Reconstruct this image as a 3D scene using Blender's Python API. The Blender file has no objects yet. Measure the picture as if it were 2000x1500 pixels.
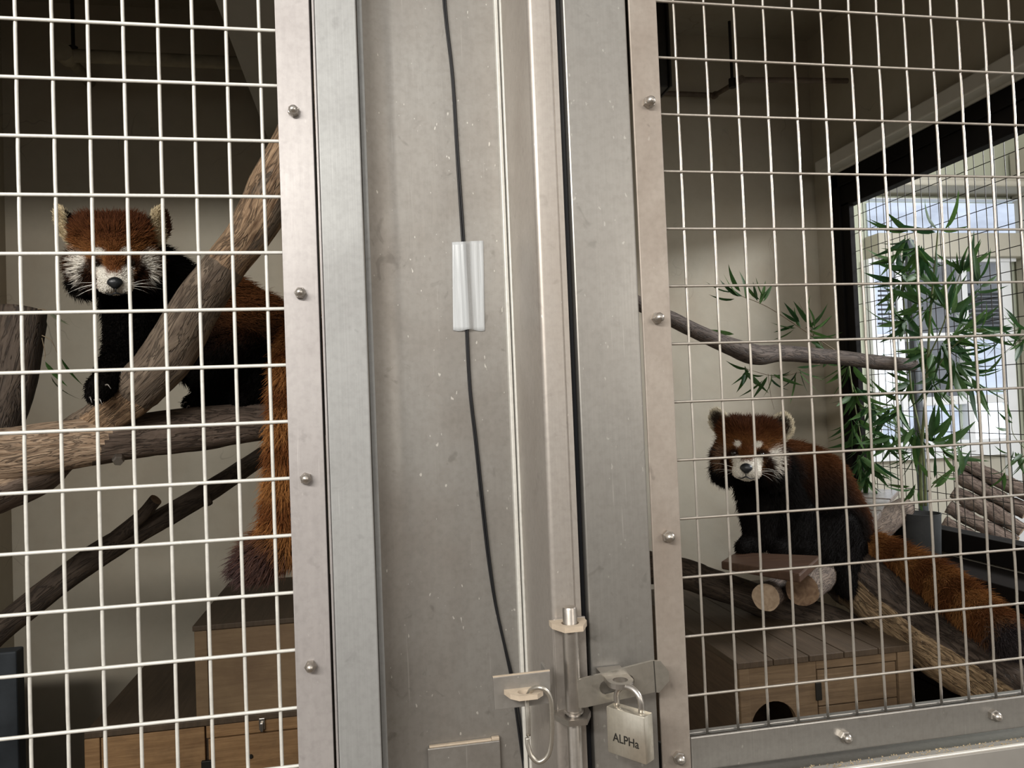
import bpy, bmesh, math, random
import numpy as np
from mathutils import Vector, Matrix, noise

random.seed(7); rng = np.random.default_rng(7)
scene = bpy.context.scene
COL = scene.collection
PI = math.pi

# ------------------------------------------------------------------ camera
H = 1.35                                   # eye height above the floor; the mesh panel stands 0.8 m away (+Y)
YAW, PITCH, ROLL, F = 0.18164, 0.02813, -0.04014, 1500.0
_f = Vector((math.sin(YAW)*math.cos(PITCH), math.cos(YAW)*math.cos(PITCH), math.sin(PITCH)))
_r = Vector((math.cos(YAW), -math.sin(YAW), 0)); _u = _r.cross(_f)
CR = _r*math.cos(ROLL) + _u*math.sin(ROLL)
CU = -_r*math.sin(ROLL) + _u*math.cos(ROLL)
CF = _f
CAM = Vector((0, 0, H))
cam_d = bpy.data.cameras.new('camera'); cam = bpy.data.objects.new('camera', cam_d); COL.objects.link(cam)
cam_d.sensor_width = 36; cam_d.lens = 27; cam_d.clip_start = 0.02
cam.matrix_world = Matrix(((CR.x, CU.x, -CF.x, 0), (CR.y, CU.y, -CF.y, 0), (CR.z, CU.z, -CF.z, H), (0, 0, 0, 1)))
scene.camera = cam

# ------------------------------------------------------------------ world, lights, exposure
w = bpy.data.worlds.new('daylight'); scene.world = w; w.use_nodes = True
w.node_tree.nodes['Background'].inputs[0].default_value = (1.0, 0.97, 0.93, 1)
w.node_tree.nodes['Background'].inputs[1].default_value = 0.75

def area(name, loc, aim, sx, sy, power, col):
    d = bpy.data.lights.new(name, 'AREA'); d.shape = 'RECTANGLE'; d.size = sx; d.size_y = sy; d.energy = power; d.color = col
    o = bpy.data.objects.new(name, d); COL.objects.link(o); o.location = loc
    o.rotation_euler = (Vector(aim)-Vector(loc)).to_track_quat('-Z', 'Y').to_euler()
    return o
area('corridor_lamp', (-1.10, -1.05, H+0.90), (-0.45, 1.0, H+0.1), 1.6, 0.15, 70, (1, 0.97, 0.92))
area('corridor_window', (1.6, -1.3, H+0.5), (0.6, 1.0, H-0.1), 0.8, 1.0, 13, (1, 0.93, 0.85))
area('yard_skylight', (2.9, 1.2, H+1.02), (1.1, 2.0, H-0.1), 1.3, 0.4, 90, (0.95, 0.97, 1.0))
scene.view_settings.view_transform = 'Standard'; scene.view_settings.look = 'None'
scene.view_settings.exposure = 0.0; scene.view_settings.gamma = 1.0; scene.view_settings.use_curve_mapping = False
scene.cycles.max_bounces = 6; scene.cycles.diffuse_bounces = 3; scene.cycles.glossy_bounces = 3
scene.cycles.transparent_max_bounces = 12
scene.cycles.use_denoising = True

# ------------------------------------------------------------------ geometry of sight lines (to read positions off the photograph)
def ray(px, py):
    return CF + CR*((px-1000)/F) + CU*((750-py)/F)
def at(px, py, Y):
    d = ray(px, py); return CAM + d*(Y/d.y)
def atX(px, py, X):
    d = ray(px, py); return CAM + d*(X/d.x)
def atZ(px, py, Z):
    d = ray(px, py); return CAM + d*((Z-H)/d.z)
def mpp(p):                                # metres per pixel at a point
    return (p-CAM).dot(CF)/F

# ------------------------------------------------------------------ object helpers
def link(o, parent=None):
    COL.objects.link(o)
    if parent is not None:
        o.parent = parent; o.matrix_parent_inverse = parent.matrix_basis.inverted()
    return o
def thing(name, label, cat, loc=(0, 0, 0), group=None):
    o = bpy.data.objects.new(name, None); o.empty_display_size = 0.05; o.location = loc
    o.matrix_basis = Matrix.Translation(Vector(loc)); COL.objects.link(o)
    return tag(o, label, cat, group)
def tag(o, label=None, cat=None, group=None, kind=None):
    if label: o['label'] = label
    if cat: o['category'] = cat
    if group: o['group'] = group
    if kind: o['kind'] = kind
    return o
def mesh_from(verts, faces, name):
    me = bpy.data.meshes.new(name); me.from_pydata([tuple(v) for v in verts], [], [tuple(f) for f in faces]); me.update(); return me
def obj(name, me, mat=None, parent=None, smooth=False, kind=None, label=None):
    if mat is not None:
        me.materials.clear(); me.materials.append(mat)
    if smooth:
        me.polygons.foreach_set('use_smooth', [True]*len(me.polygons))
    o = bpy.data.objects.new(name, me); link(o, parent)
    if kind: o['kind'] = kind
    if label: o['label'] = label
    return o
class MB:
    def __init__(s): s.v = []; s.f = []
    def add(s, v, f):
        n = len(s.v); s.v += [Vector(p) for p in v]; s.f += [tuple(i+n for i in q) for q in f]; return s
    def box(s, x0, x1, y0, y1, z0, z1):
        v = [(x, y, z) for z in (z0, z1) for y in (y0, y1) for x in (x0, x1)]
        return s.add(v, [(0, 2, 3, 1), (4, 5, 7, 6), (0, 1, 5, 4), (2, 6, 7, 3), (0, 4, 6, 2), (1, 3, 7, 5)])
    def prism(s, pts, vec):                # polygon (list of 3D points) pushed along vec
        n = len(pts); vec = Vector(vec); P = [Vector(p) for p in pts]
        return s.add(P+[p+vec for p in P], [tuple(range(n))[::-1], tuple(range(n, 2*n))] + [(i, (i+1) % n, n+(i+1) % n, n+i) for i in range(n)])
    def tube(s, pts, rad, seg=10, caps=True):
        pts = [Vector(p) for p in pts]; n = len(pts)
        if not hasattr(rad, '__len__'): rad = [rad]*n
        t0 = (pts[1]-pts[0]).normalized(); a = t0.orthogonal().normalized()
        V = []; 
        for i, p in enumerate(pts):
            t = (pts[min(i+1, n-1)]-pts[max(i-1, 0)]).normalized()
            a = (a-t*a.dot(t)).normalized(); b = t.cross(a)
            V += [p+(a*math.cos(2*PI*k/seg)+b*math.sin(2*PI*k/seg))*rad[i] for k in range(seg)]
        Fc = [(i*seg+k, i*seg+(k+1) % seg, (i+1)*seg+(k+1) % seg, (i+1)*seg+k) for i in range(n-1) for k in range(seg)]
        if caps: Fc += [tuple(range(seg))[::-1], tuple(range((n-1)*seg, n*seg))]
        return s.add(V, Fc)
    def lathe(s, prof, o, ax=Vector((0, 0, 1)), seg=20, a0=0.0):
        ax = Vector(ax).normalized(); a = ax.orthogonal().normalized(); b = ax.cross(a); o = Vector(o); V = []
        for r, h in prof: V += [o+ax*h+(a*math.cos(a0+2*PI*k/seg)+b*math.sin(a0+2*PI*k/seg))*r for k in range(seg)]
        n = len(prof)
        Fc = [(i*seg+k, i*seg+(k+1) % seg, (i+1)*seg+(k+1) % seg, (i+1)*seg+k) for i in range(n-1) for k in range(seg)]
        if prof[0][0] > 1e-5: Fc.append(tuple(range(seg))[::-1])
        if prof[-1][0] > 1e-5: Fc.append(tuple(range((n-1)*seg, n*seg)))
        return s.add(V, Fc)
    def mesh(s, name, bevel=0, segs=2):
        me = mesh_from(s.v, s.f, name)
        bm = bmesh.new(); bm.from_mesh(me); bmesh.ops.recalc_face_normals(bm, faces=bm.faces)
        if bevel:
            es = [e for e in bm.edges if len(e.link_faces) == 2 and e.calc_face_angle() > 0.6]
            bmesh.ops.bevel(bm, geom=es, offset=bevel, segments=segs, profile=0.5, affect='EDGES')
        bm.to_mesh(me); bm.free(); me.update(); return me
    def build(s, name, mat, parent=None, bevel=0, smooth=False, segs=2, kind=None, label=None):
        o = obj(name, s.mesh(name, bevel, segs), mat, parent, smooth or False, kind, label)
        if smooth and smooth != 'full':
            autosmooth(o.data, smooth if isinstance(smooth, float) else 0.7)
        return o
def autosmooth(me, ang):
    bm = bmesh.new(); bm.from_mesh(me)
    for e in bm.edges: e.smooth = not (len(e.link_faces) == 2 and e.calc_face_angle() > ang)
    bm.to_mesh(me); bm.free()
def plate_with_holes(outer, holes, thick):  # coplanar outlines, thick = vector
    bm = bmesh.new(); loops = [outer]+holes
    for L in loops:
        vs = [bm.verts.new(p) for p in L]
        for i in range(len(vs)): bm.edges.new((vs[i], vs[(i+1) % len(vs)]))
    bmesh.ops.triangle_fill(bm, use_beauty=True, edges=bm.edges[:])
    g = bmesh.ops.extrude_face_region(bm, geom=bm.faces[:])
    bmesh.ops.translate(bm, vec=Vector(thick), verts=[e for e in g['geom'] if isinstance(e, bmesh.types.BMVert)])
    bmesh.ops.recalc_face_normals(bm, faces=bm.faces)
    me = bpy.data.meshes.new('plate'); bm.to_mesh(me); bm.free(); return me
def copy_part(o, loc=None, parent=None, mat=None):
    c = o.copy(); COL.objects.link(c)
    if mat is not None: c.matrix_basis = mat
    elif loc is not None: c.matrix_basis = Matrix.Translation(Vector(loc))
    if parent is not None:
        c.parent = parent; c.matrix_parent_inverse = parent.matrix_basis.inverted()
    return c
def spline(pts, n):                         # Catmull-Rom through rows of numbers
    P = np.array([list(p) for p in pts], float); P = np.vstack([2*P[0]-P[1], P, 2*P[-1]-P[-2]]); m = len(P)-3; out = []
    for i in range(n):
        t = i/(n-1)*m; k = min(int(t), m-1); u = t-k; a, b, c, d = P[k:k+4]
        out.append(0.5*((2*b)+(-a+c)*u+(2*a-5*b+4*c-d)*u*u+(-a+3*b-3*c+d)*u**3))
    return np.array(out)

# ------------------------------------------------------------------ materials
class N:
    def __init__(s, name):
        s.m = bpy.data.materials.new(name); s.m.use_nodes = True; s.t = s.m.node_tree; s.n = s.t.nodes; s.l = s.t.links
        s.b = s.n['Principled BSDF']; s.out = s.n['Material Output']
    def new(s, typ, **kw):
        x = s.n.new(typ)
        for k, v in kw.items(): setattr(x, k, v)
        return x
    def coord(s, scale=(1, 1, 1), attr=None):
        mp = s.new('ShaderNodeMapping'); mp.inputs['Scale'].default_value = scale
        if attr: a = s.new('ShaderNodeAttribute', attribute_name=attr); s.l.new(a.outputs['Vector'], mp.inputs[0])
        else: a = s.new('ShaderNodeNewGeometry'); s.l.new(a.outputs['Position'], mp.inputs[0])
        return mp.outputs[0]
    def noise(s, co, scale, detail=4, rough=0.55, dist=0.0):
        x = s.new('ShaderNodeTexNoise'); x.inputs['Scale'].default_value = scale; x.inputs['Detail'].default_value = detail
        x.inputs['Roughness'].default_value = rough; x.inputs['Distortion'].default_value = dist; s.l.new(co, x.inputs['Vector']); return x.outputs['Fac']
    def ramp(s, fac, stops):
        x = s.new('ShaderNodeValToRGB'); e = x.color_ramp.elements
        while len(e) < len(stops): e.new(0.5)
        for el, (p, c) in zip(e, stops):
            el.position = p; el.color = (c if hasattr(c, '__len__') else (c, c, c))+(() if hasattr(c, '__len__') and len(c) == 4 else (1,)) if hasattr(c, '__len__') else (c, c, c, 1)
        s.l.new(fac, x.inputs[0]); return x.outputs[0]
    def mix(s, fac, a, b, mode='MIX'):
        x = s.new('ShaderNodeMix', data_type='RGBA', blend_type=mode)
        for i, v in ((0, fac), (6, a), (7, b)):
            if hasattr(v, 'links'): s.l.new(v, x.inputs[i])
            elif i == 0: x.inputs[0].default_value = v
            else: x.inputs[i].default_value = tuple(v)+(1,)
        return x.outputs[2]
    def bump(s, h, strength=0.3, dist=0.002):
        x = s.new('ShaderNodeBump'); x.inputs['Strength'].default_value = strength; x.inputs['Distance'].default_value = dist
        s.l.new(h, x.inputs['Height']); s.l.new(x.outputs[0], s.b.inputs['Normal'])
    def set(s, col=None, rough=None, metal=None, spec=None):
        if col is not None:
            if hasattr(col, 'links'): s.l.new(col, s.b.inputs['Base Color'])
            else: s.b.inputs['Base Color'].default_value = tuple(col)+(1,)
        for k, v in (('Roughness', rough), ('Metallic', metal), ('Specular IOR Level', spec)):
            if v is None: continue
            if hasattr(v, 'links'): s.l.new(v, s.b.inputs[k])
            else: s.b.inputs[k].default_value = v
        return s.m

def steel(name, base, stain, metal=0.75, rough=0.42, streak=(60, 60, 1.5), fleck=0.35, stain_amt=0.6):
    n = N(name); co = n.coord()
    s1 = n.noise(n.coord(streak), 6, 5, 0.6)
    s2 = n.noise(co, 7, 5, 0.6, 0.4); s3 = n.noise(co, 160, 3, 0.6)
    c = n.mix(n.ramp(s2, [(0.38, 0.0), (0.72, stain_amt)]), base, stain)
    c = n.mix(n.ramp(s1, [(0.3, 0.0), (0.75, 0.22)]), c, tuple(x*0.6 for x in base))
    c = n.mix(n.ramp(s3, [(0.42, 0.0), (0.7, 0.16)]), c, tuple(x*0.5 for x in stain))
    fl = n.ramp(n.noise(n.coord((1, 1, 0.5)), 240, 1, 0.4), [(0.765, 0.0), (0.79, fleck)])
    c = n.mix(fl, c, (0.72, 0.69, 0.63))
    mp = n.new('ShaderNodeMapping'); mp.inputs['Scale'].default_value = (420, 420, 9); mp.inputs['Rotation'].default_value = (0, 0.16, 0); n.l.new(n.new('ShaderNodeNewGeometry').outputs['Position'], mp.inputs[0])
    sc = n.ramp(n.noise(mp.outputs[0], 1.0, 2, 0.5), [(0.70, 0.0), (0.76, 0.35)]); c = n.mix(sc, c, tuple(min(1, x*1.5) for x in base))
    sp = n.ramp(n.noise(co, 42, 3, 0.5, 1.0), [(0.66, 0.0), (0.74, 0.45*stain_amt)]); c = n.mix(sp, c, tuple(x*0.45 for x in stain))
    mm = n.new('ShaderNodeMath', operation='MULTIPLY_ADD'); n.l.new(s2, mm.inputs[0]); mm.inputs[1].default_value = 0.25; mm.inputs[2].default_value = rough-0.12
    n.bump(s1, 0.08, 0.001)
    return n.set(c, mm.outputs[0], metal)
M = {}
M['strip'] = steel('galvanised_pale', (0.374, 0.349, 0.336), (0.263, 0.237, 0.227), 0.35, 0.5, (30, 30, 2), 0.1, 0.45)
M['strip_brown'] = steel('galvanised_stained', (0.357, 0.314, 0.271), (0.214, 0.171, 0.137), 0.45, 0.5, (30, 30, 4), 0.15, 0.8)
M['channel'] = steel('brushed_steel', (0.334, 0.335, 0.326), (0.250, 0.243, 0.236), 0.5, 0.6, (90, 90, 0.6), 0.1, 0.4)
M['plate'] = steel('dull_steel', (0.319, 0.304, 0.280), (0.217, 0.193, 0.168), 0.6, 0.45, (25, 25, 2.0), 0.55, 0.75)
M['jamb'] = steel('jamb_steel', (0.408, 0.373, 0.337), (0.307, 0.266, 0.226), 0.6, 0.42, (120, 120, 0.6), 0.45, 0.6)
M['stile'] = steel('stile_steel', (0.332, 0.318, 0.293), (0.239, 0.221, 0.199), 0.7, 0.38, (70, 70, 0.8), 0.25, 0.6)
M['latch'] = steel('latch_steel', (0.542, 0.515, 0.458), (0.318, 0.271, 0.216), 0.85, 0.3, (20, 20, 5), 0.2, 0.6)
M['dusty'] = steel('dusty_steel', (0.62, 0.52, 0.40), (0.40, 0.32, 0.24), 0.3, 0.6, (20, 20, 20), 0.1, 0.6)
M['nut'] = steel('nut_steel', (0.495, 0.465, 0.427), (0.338, 0.285, 0.232), 0.95, 0.33, (20, 20, 20), 0.0, 0.5)
M['lock'] = steel('lock_steel', (0.66, 0.62, 0.53), (0.40, 0.34, 0.26), 0.85, 0.3, (120, 120, 3), 0.1, 0.5)
M['wire_pale'] = steel('wire_pale', (0.624, 0.609, 0.559), (0.479, 0.457, 0.414), 0.15, 0.5, (20, 20, 20), 0.0, 0.3)
M['wire_grey'] = steel('wire_grey', (0.504, 0.468, 0.414), (0.324, 0.279, 0.234), 0.75, 0.36, (20, 20, 20), 0.0, 0.8)
def plain(name, col, rough=0.6, metal=0.0, var=0.25, scale=20, bump=0.0, stretch=(1, 1, 1), spec=0.3):
    n = N(name); f = n.noise(n.coord(stretch), scale, 4, 0.6)
    c = n.mix(n.ramp(f, [(0.3, 0.0), (0.7, 1.0)]), tuple(x*(1-var) for x in col), tuple(min(1, x*(1+var)) for x in col))
    if bump: n.bump(f, bump, 0.004)
    return n.set(c, rough, metal, spec)
M['gap_black'] = plain('gap_shade_black', (0.008, 0.009, 0.012), 0.45)
M['cable'] = plain('black_cable', (0.008, 0.008, 0.009), 0.5)
M['dark'] = plain('dark_metal', (0.02, 0.018, 0.015), 0.5, 0.3)
M['frame_dark'] = plain('black_window_frame', (0.006, 0.005, 0.0045), 0.7, 0, 0.2, 20, 0, (1, 1, 1), 0.1)
M['wood_dark'] = plain('black_stained_boards', (0.007, 0.005, 0.004), 0.9, 0, 0.3, 8, 0.2, (1, 0.3, 6), 0.08)
M['slate'] = plain('slate_board', (0.045, 0.052, 0.06), 0.6)
M['pot'] = plain('grey_pot', (0.042, 0.044, 0.045), 0.6)
M['soil'] = plain('potting_soil', (0.02, 0.016, 0.012), 0.9, 0, 0.5, 90, 0.6)
M['hay'] = plain('dry_debris', (0.36, 0.28, 0.17), 0.9, 0, 0.5, 60)
M['grey_trim'] = plain('grey_sill', (0.33, 0.315, 0.29), 0.45, 0.4, 0.12, 12)
M['white_edge'] = plain('bright_metal_edge', (0.75, 0.72, 0.66), 0.35, 0.5, 0.1, 30)
M['horn'] = plain('claw_horn', (0.16, 0.145, 0.13), 0.2, 0, 0.2, 60, 0, (1, 1, 1), 0.8)
M['nose'] = plain('wet_black_nose', (0.012, 0.014, 0.016), 0.35, 0, 0.3, 400, 0.15, (1, 1, 1), 0.5)
M['eye'] = plain('dark_eye', (0.010, 0.006, 0.004), 0.08, 0, 0.1, 20, 0, (1, 1, 1), 0.6)
M['whisker'] = plain('whisker', (0.75, 0.72, 0.66), 0.4)
M['far_green'] = plain('pale_green_plaster', (0.46, 0.48, 0.37), 0.8, 0, 0.06, 3)
M['far_cream'] = plain('cream_plaster', (0.48, 0.455, 0.38), 0.8, 0, 0.06, 4)
M['far_white'] = plain('white_painted_frame', (0.78, 0.80, 0.82), 0.4, 0, 0.05, 6)
M['far_floor'] = plain('yard_concrete', (0.26, 0.25, 0.22), 0.8, 0, 0.15, 5)
M['floor'] = plain('corridor_floor', (0.15, 0.115, 0.085), 0.7, 0, 0.2, 4)
M['cage_floor'] = plain('cage_floor_concrete', (0.12, 0.11, 0.095), 0.85, 0, 0.25, 6)
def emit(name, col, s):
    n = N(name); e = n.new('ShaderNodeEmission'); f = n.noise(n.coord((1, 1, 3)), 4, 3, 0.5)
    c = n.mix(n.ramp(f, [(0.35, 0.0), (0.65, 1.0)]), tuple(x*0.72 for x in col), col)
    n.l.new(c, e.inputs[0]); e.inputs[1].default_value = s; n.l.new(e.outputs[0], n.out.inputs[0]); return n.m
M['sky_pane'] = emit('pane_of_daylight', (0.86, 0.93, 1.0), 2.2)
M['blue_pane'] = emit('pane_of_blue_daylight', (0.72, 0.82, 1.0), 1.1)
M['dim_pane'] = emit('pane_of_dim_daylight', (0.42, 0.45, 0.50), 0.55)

def plaster(name, base, stain, stain_amt=0.5):
    n = N(name); co = n.coord()
    s2 = n.noise(co, 2.6, 5, 0.6, 0.5); s3 = n.noise(co, 26, 4, 0.6)
    c = n.mix(n.ramp(s2, [(0.42, 0.0), (0.75, stain_amt)]), base, stain)
    c = n.mix(n.ramp(s3, [(0.45, 0.0), (0.8, 0.25)]), c, tuple(x*0.7 for x in base))
    # hairline cracks in the paint
    v = n.new('ShaderNodeTexVoronoi', feature='DISTANCE_TO_EDGE'); v.inputs['Scale'].default_value = 3.1
    wob = n.new('ShaderNodeTexNoise'); wob.inputs['Scale'].default_value = 7; n.l.new(co, wob.inputs['Vector'])
    add = n.new('ShaderNodeVectorMath', operation='MULTIPLY_ADD'); n.l.new(wob.outputs['Color'], add.inputs[0]); add.inputs[1].default_value = (0.35, 0.35, 0.35); n.l.new(co, add.inputs[2])
    n.l.new(add.outputs[0], v.inputs['Vector'])
    cr = n.ramp(v.outputs['Distance'], [(0.0, 1.0), (0.008, 0.0)])
    gate = n.ramp(n.noise(co, 3.4, 2, 0.5), [(0.56, 0.0), (0.62, 0.45)])
    k = n.new('ShaderNodeMath', operation='MULTIPLY'); n.l.new(cr, k.inputs[0]); n.l.new(gate, k.inputs[1])
    c = n.mix(k.outputs[0], c, tuple(x*0.4 for x in base))
    n.bump(s3, 0.12, 0.003)
    return n.set(c, 0.75, 0, 0.25)
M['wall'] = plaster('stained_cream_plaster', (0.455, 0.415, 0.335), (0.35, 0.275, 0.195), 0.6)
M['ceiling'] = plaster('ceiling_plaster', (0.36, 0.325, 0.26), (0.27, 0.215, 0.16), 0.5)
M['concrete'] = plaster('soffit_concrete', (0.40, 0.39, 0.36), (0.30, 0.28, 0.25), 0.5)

def bark(name, bark_c, bark_d, bare_c, bare_d, wet=0.75, bare_bias=0.0):
    n = N(name); g = n.coord((1, 1, 1), 'grain'); gs = n.coord((1, 1, 0.10), 'grain')
    fine = n.noise(gs, 260, 5, 0.65, 0.3); mid = n.noise(n.coord((1, 1, 0.25), 'grain'), 60, 5, 0.65, 0.6); big = n.noise(n.coord((1, 1, 0.4), 'grain'), 22, 4, 0.6, 0.4)
    a = n.new('ShaderNodeAttribute', attribute_name='bare')
    ad = n.new('ShaderNodeMath', operation='MULTIPLY_ADD'); n.l.new(big, ad.inputs[0]); ad.inputs[1].default_value = 0.9; n.l.new(a.outputs['Fac'], ad.inputs[2])
    msk = n.ramp(ad.outputs[0], [(0.78-bare_bias, 0.0), (0.84-bare_bias, 1.0)])
    cb = n.mix(n.ramp(mid, [(0.35, 0.0), (0.65, 1.0)]), bark_d, bark_c)
    cw = n.mix(n.ramp(fine, [(0.36, 0.0), (0.62, 1.0)]), bare_d, bare_c)
    c = n.mix(msk, cb, cw)
    ck = n.ramp(n.noise(n.coord((1, 1, 0.16), 'grain'), 75, 3, 0.6, 1.2), [(0.455, 0.0), (0.5, 0.75), (0.545, 0.0)])
    c = n.mix(ck, c, tuple(x*0.35 for x in bark_d))
    h = n.mix(msk, mid, fine); h = n.mix(ck, h, (0, 0, 0))
    n.bump(h, 0.75, 0.004)
    return n.set(c, wet, 0, 0.3)
M['bark_left'] = bark('weathered_branch', (0.19, 0.145, 0.105), (0.085, 0.06, 0.042), (0.40, 0.27, 0.165), (0.13, 0.075, 0.042))
M['bark_pale'] = bark('worn_log', (0.15, 0.11, 0.085), (0.065, 0.045, 0.033), (0.47, 0.345, 0.24), (0.25, 0.165, 0.105))
M['bark_dark'] = bark('dark_branch', (0.085, 0.062, 0.045), (0.04, 0.028, 0.020), (0.12, 0.08, 0.05), (0.06, 0.04, 0.026))
M['bark_grey'] = bark('grey_branch', (0.125, 0.096, 0.078), (0.06, 0.045, 0.036), (0.175, 0.132, 0.10), (0.085, 0.06, 0.046))
M['bark_big'] = bark('split_log', (0.085, 0.064, 0.05), (0.032, 0.023, 0.018), (0.36, 0.255, 0.15), (0.11, 0.07, 0.04), 0.42)
M['bark_far'] = bark('firewood_bark', (0.16, 0.12, 0.095), (0.06, 0.04, 0.032), (0.22, 0.17, 0.135), (0.09, 0.065, 0.05))  # brown bark of the stacked firewood
def cutwood(name, c1, c2):
    n = N(name); f = n.noise(n.coord((1, 1, 1)), 70, 5, 0.6, 1.0)
    return n.set(n.mix(n.ramp(f, [(0.35, 0.0), (0.7, 1.0)]), c1, c2), 0.8, 0, 0.2)
M['cut'] = cutwood('sawn_end_grain', (0.30, 0.22, 0.15), (0.46, 0.35, 0.25))
M['cut_brown'] = cutwood('old_end_grain', (0.13, 0.08, 0.05), (0.24, 0.16, 0.10))
def plank(name, c1, c2, stretch, scale=26, stain=(0.05, 0.03, 0.018), amt=0.7, rough=0.65):
    n = N(name); f = n.noise(n.coord(stretch), scale, 5, 0.65, 0.8); s = n.noise(n.coord(), 6, 5, 0.65)
    c = n.mix(n.ramp(f, [(0.32, 0.0), (0.68, 1.0)]), c1, c2); c = n.mix(n.ramp(s, [(0.45, 0.0), (0.75, amt)]), c, stain)
    n.bump(f, 0.25, 0.003); return n.set(c, rough, 0, 0.3)
M['box_front'] = plank('pine_boards', (0.18, 0.098, 0.042), (0.29, 0.172, 0.08), (0.35, 1, 6))
M['box_front_r'] = plank('aged_pine_boards', (0.13, 0.086, 0.049), (0.20, 0.135, 0.078), (0.35, 1, 6))
M['box_ply'] = plank('plywood_panel', (0.165, 0.108, 0.058), (0.215, 0.145, 0.08), (0.5, 1, 4), 14, (0.09, 0.05, 0.03), 0.6)
M['box_top'] = plank('grimy_board_top', (0.052, 0.036, 0.022), (0.085, 0.058, 0.036), (6, 0.35, 1), 18, (0.045, 0.032, 0.022), 0.6)
M['box_side'] = plank('dark_side_board', (0.06, 0.04, 0.025), (0.10, 0.065, 0.04), (1, 0.3, 5))
M['plank_red'] = plank('reddish_plank', (0.040, 0.020, 0.011), (0.070, 0.037, 0.021), (0.4, 6, 1), 20, (0.07, 0.04, 0.03), 0.5, 0.5)
M['plank_wet'] = plank('wet_grey_plank', (0.16, 0.14, 0.125), (0.27, 0.24, 0.22), (0.4, 6, 1), 20, (0.09, 0.07, 0.06), 0.5, 0.25)
def leafmat(name, c1, c2):
    n = N(name); oi = n.new('ShaderNodeObjectInfo')
    c = n.mix(oi.outputs['Random'], c1, c2); f = n.noise(n.coord((1, 1, 1)), 220, 2, 0.5)
    c = n.mix(n.ramp(f, [(0.4, 0.0), (0.7, 0.3)]), c, tuple(x*0.6 for x in c1)); n.set(c, 0.5, 0, 0.2)
    t = n.new('ShaderNodeBsdfTranslucent'); n.l.new(c, t.inputs[0]); mx = n.new('ShaderNodeMixShader'); mx.inputs[0].default_value = 0.3
    n.l.new(n.b.outputs[0], mx.inputs[1]); n.l.new(t.outputs[0], mx.inputs[2]); n.l.new(mx.outputs[0], n.out.inputs[0]); return n.m
M['leaf'] = leafmat('bamboo_leaf', (0.016, 0.05, 0.018), (0.07, 0.14, 0.034))
M['leaf_pale'] = leafmat('dry_leaf', (0.13, 0.15, 0.09), (0.20, 0.21, 0.14))
M['stem'] = plain('bamboo_stem', (0.12, 0.14, 0.06), 0.5, 0, 0.3, 30)
M['twig'] = plain('dry_twig', (0.16, 0.12, 0.075), 0.7, 0, 0.3, 30)
def tape_mat():
    n = N('frosted_tape'); f = n.noise(n.coord((120, 120, 2)), 1.2, 4, 0.6); n.set((0.66, 0.68, 0.69), 0.25, 0, 0.5); n.bump(f, 0.5, 0.003)
    t = n.new('ShaderNodeBsdfTransparent'); mx = n.new('ShaderNodeMixShader'); fac = n.ramp(f, [(0.35, 0.32), (0.65, 0.75)])
    n.l.new(fac, mx.inputs[0]); n.l.new(t.outputs[0], mx.inputs[1]); n.l.new(n.b.outputs[0], mx.inputs[2]); n.l.new(mx.outputs[0], n.out.inputs[0]); return n.m
M['tape'] = tape_mat()
def fur_mat(name):
    n = N(name); a = n.new('ShaderNodeAttribute', attribute_name='fur_col'); n.set(a.outputs['Color'], 0.75, 0, 0.05); return n.m
M['fur'] = fur_mat('fur'); M['skin'] = fur_mat('underfur')

# ------------------------------------------------------------------ the setting
YB, XW, XL = 2.35, 1.50, -0.99             # back wall, window wall, left wall
ZC = H+1.20
def struct(name, mb, mat, bevel=0, label=None):
    o = mb.build(name, M[mat] if isinstance(mat, str) else mat, None, bevel); o['kind'] = 'structure'
    if label: o['label'] = label
    return o
struct('wall_back', MB().box(XL-0.1, XW+0.1, YB, YB+0.1, 0, ZC+0.1), 'wall')
struct('wall_left', MB().box(XL-0.1, XL, 0.85, YB, 0, ZC), 'wall')
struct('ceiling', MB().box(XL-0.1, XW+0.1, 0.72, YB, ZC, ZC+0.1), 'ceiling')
struct('floor', MB().box(XL-0.1, XW, 0.72, YB, -0.06, 0), 'cage_floor')
struct('floor_corridor', MB().box(-3.5, 3.5, -4.0, 0.72, -0.06, 0), 'floor')
struct('added_low_wall', MB().box(-3.5, 3.5, -2.0, -1.9, 0, H+0.05), 'grey_trim')  # unseen low wall, added to darken the steel's lower reflections
struct('wall_partition', MB().box(0.04, 0.145, 0.88, YB, 0, ZC), 'wall')
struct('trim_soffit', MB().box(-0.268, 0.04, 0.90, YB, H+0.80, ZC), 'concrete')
# front: header above the panels, plinth under the left one
struct('wall_front', MB().box(XL-0.1, XW, 0.72, 0.86, H+0.735, ZC+0.1), 'stile')
struct('trim_plinth', MB().box(XL-0.1, -0.048, 0.79, 0.86, 0, H-0.66), 'grey_trim')
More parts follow.
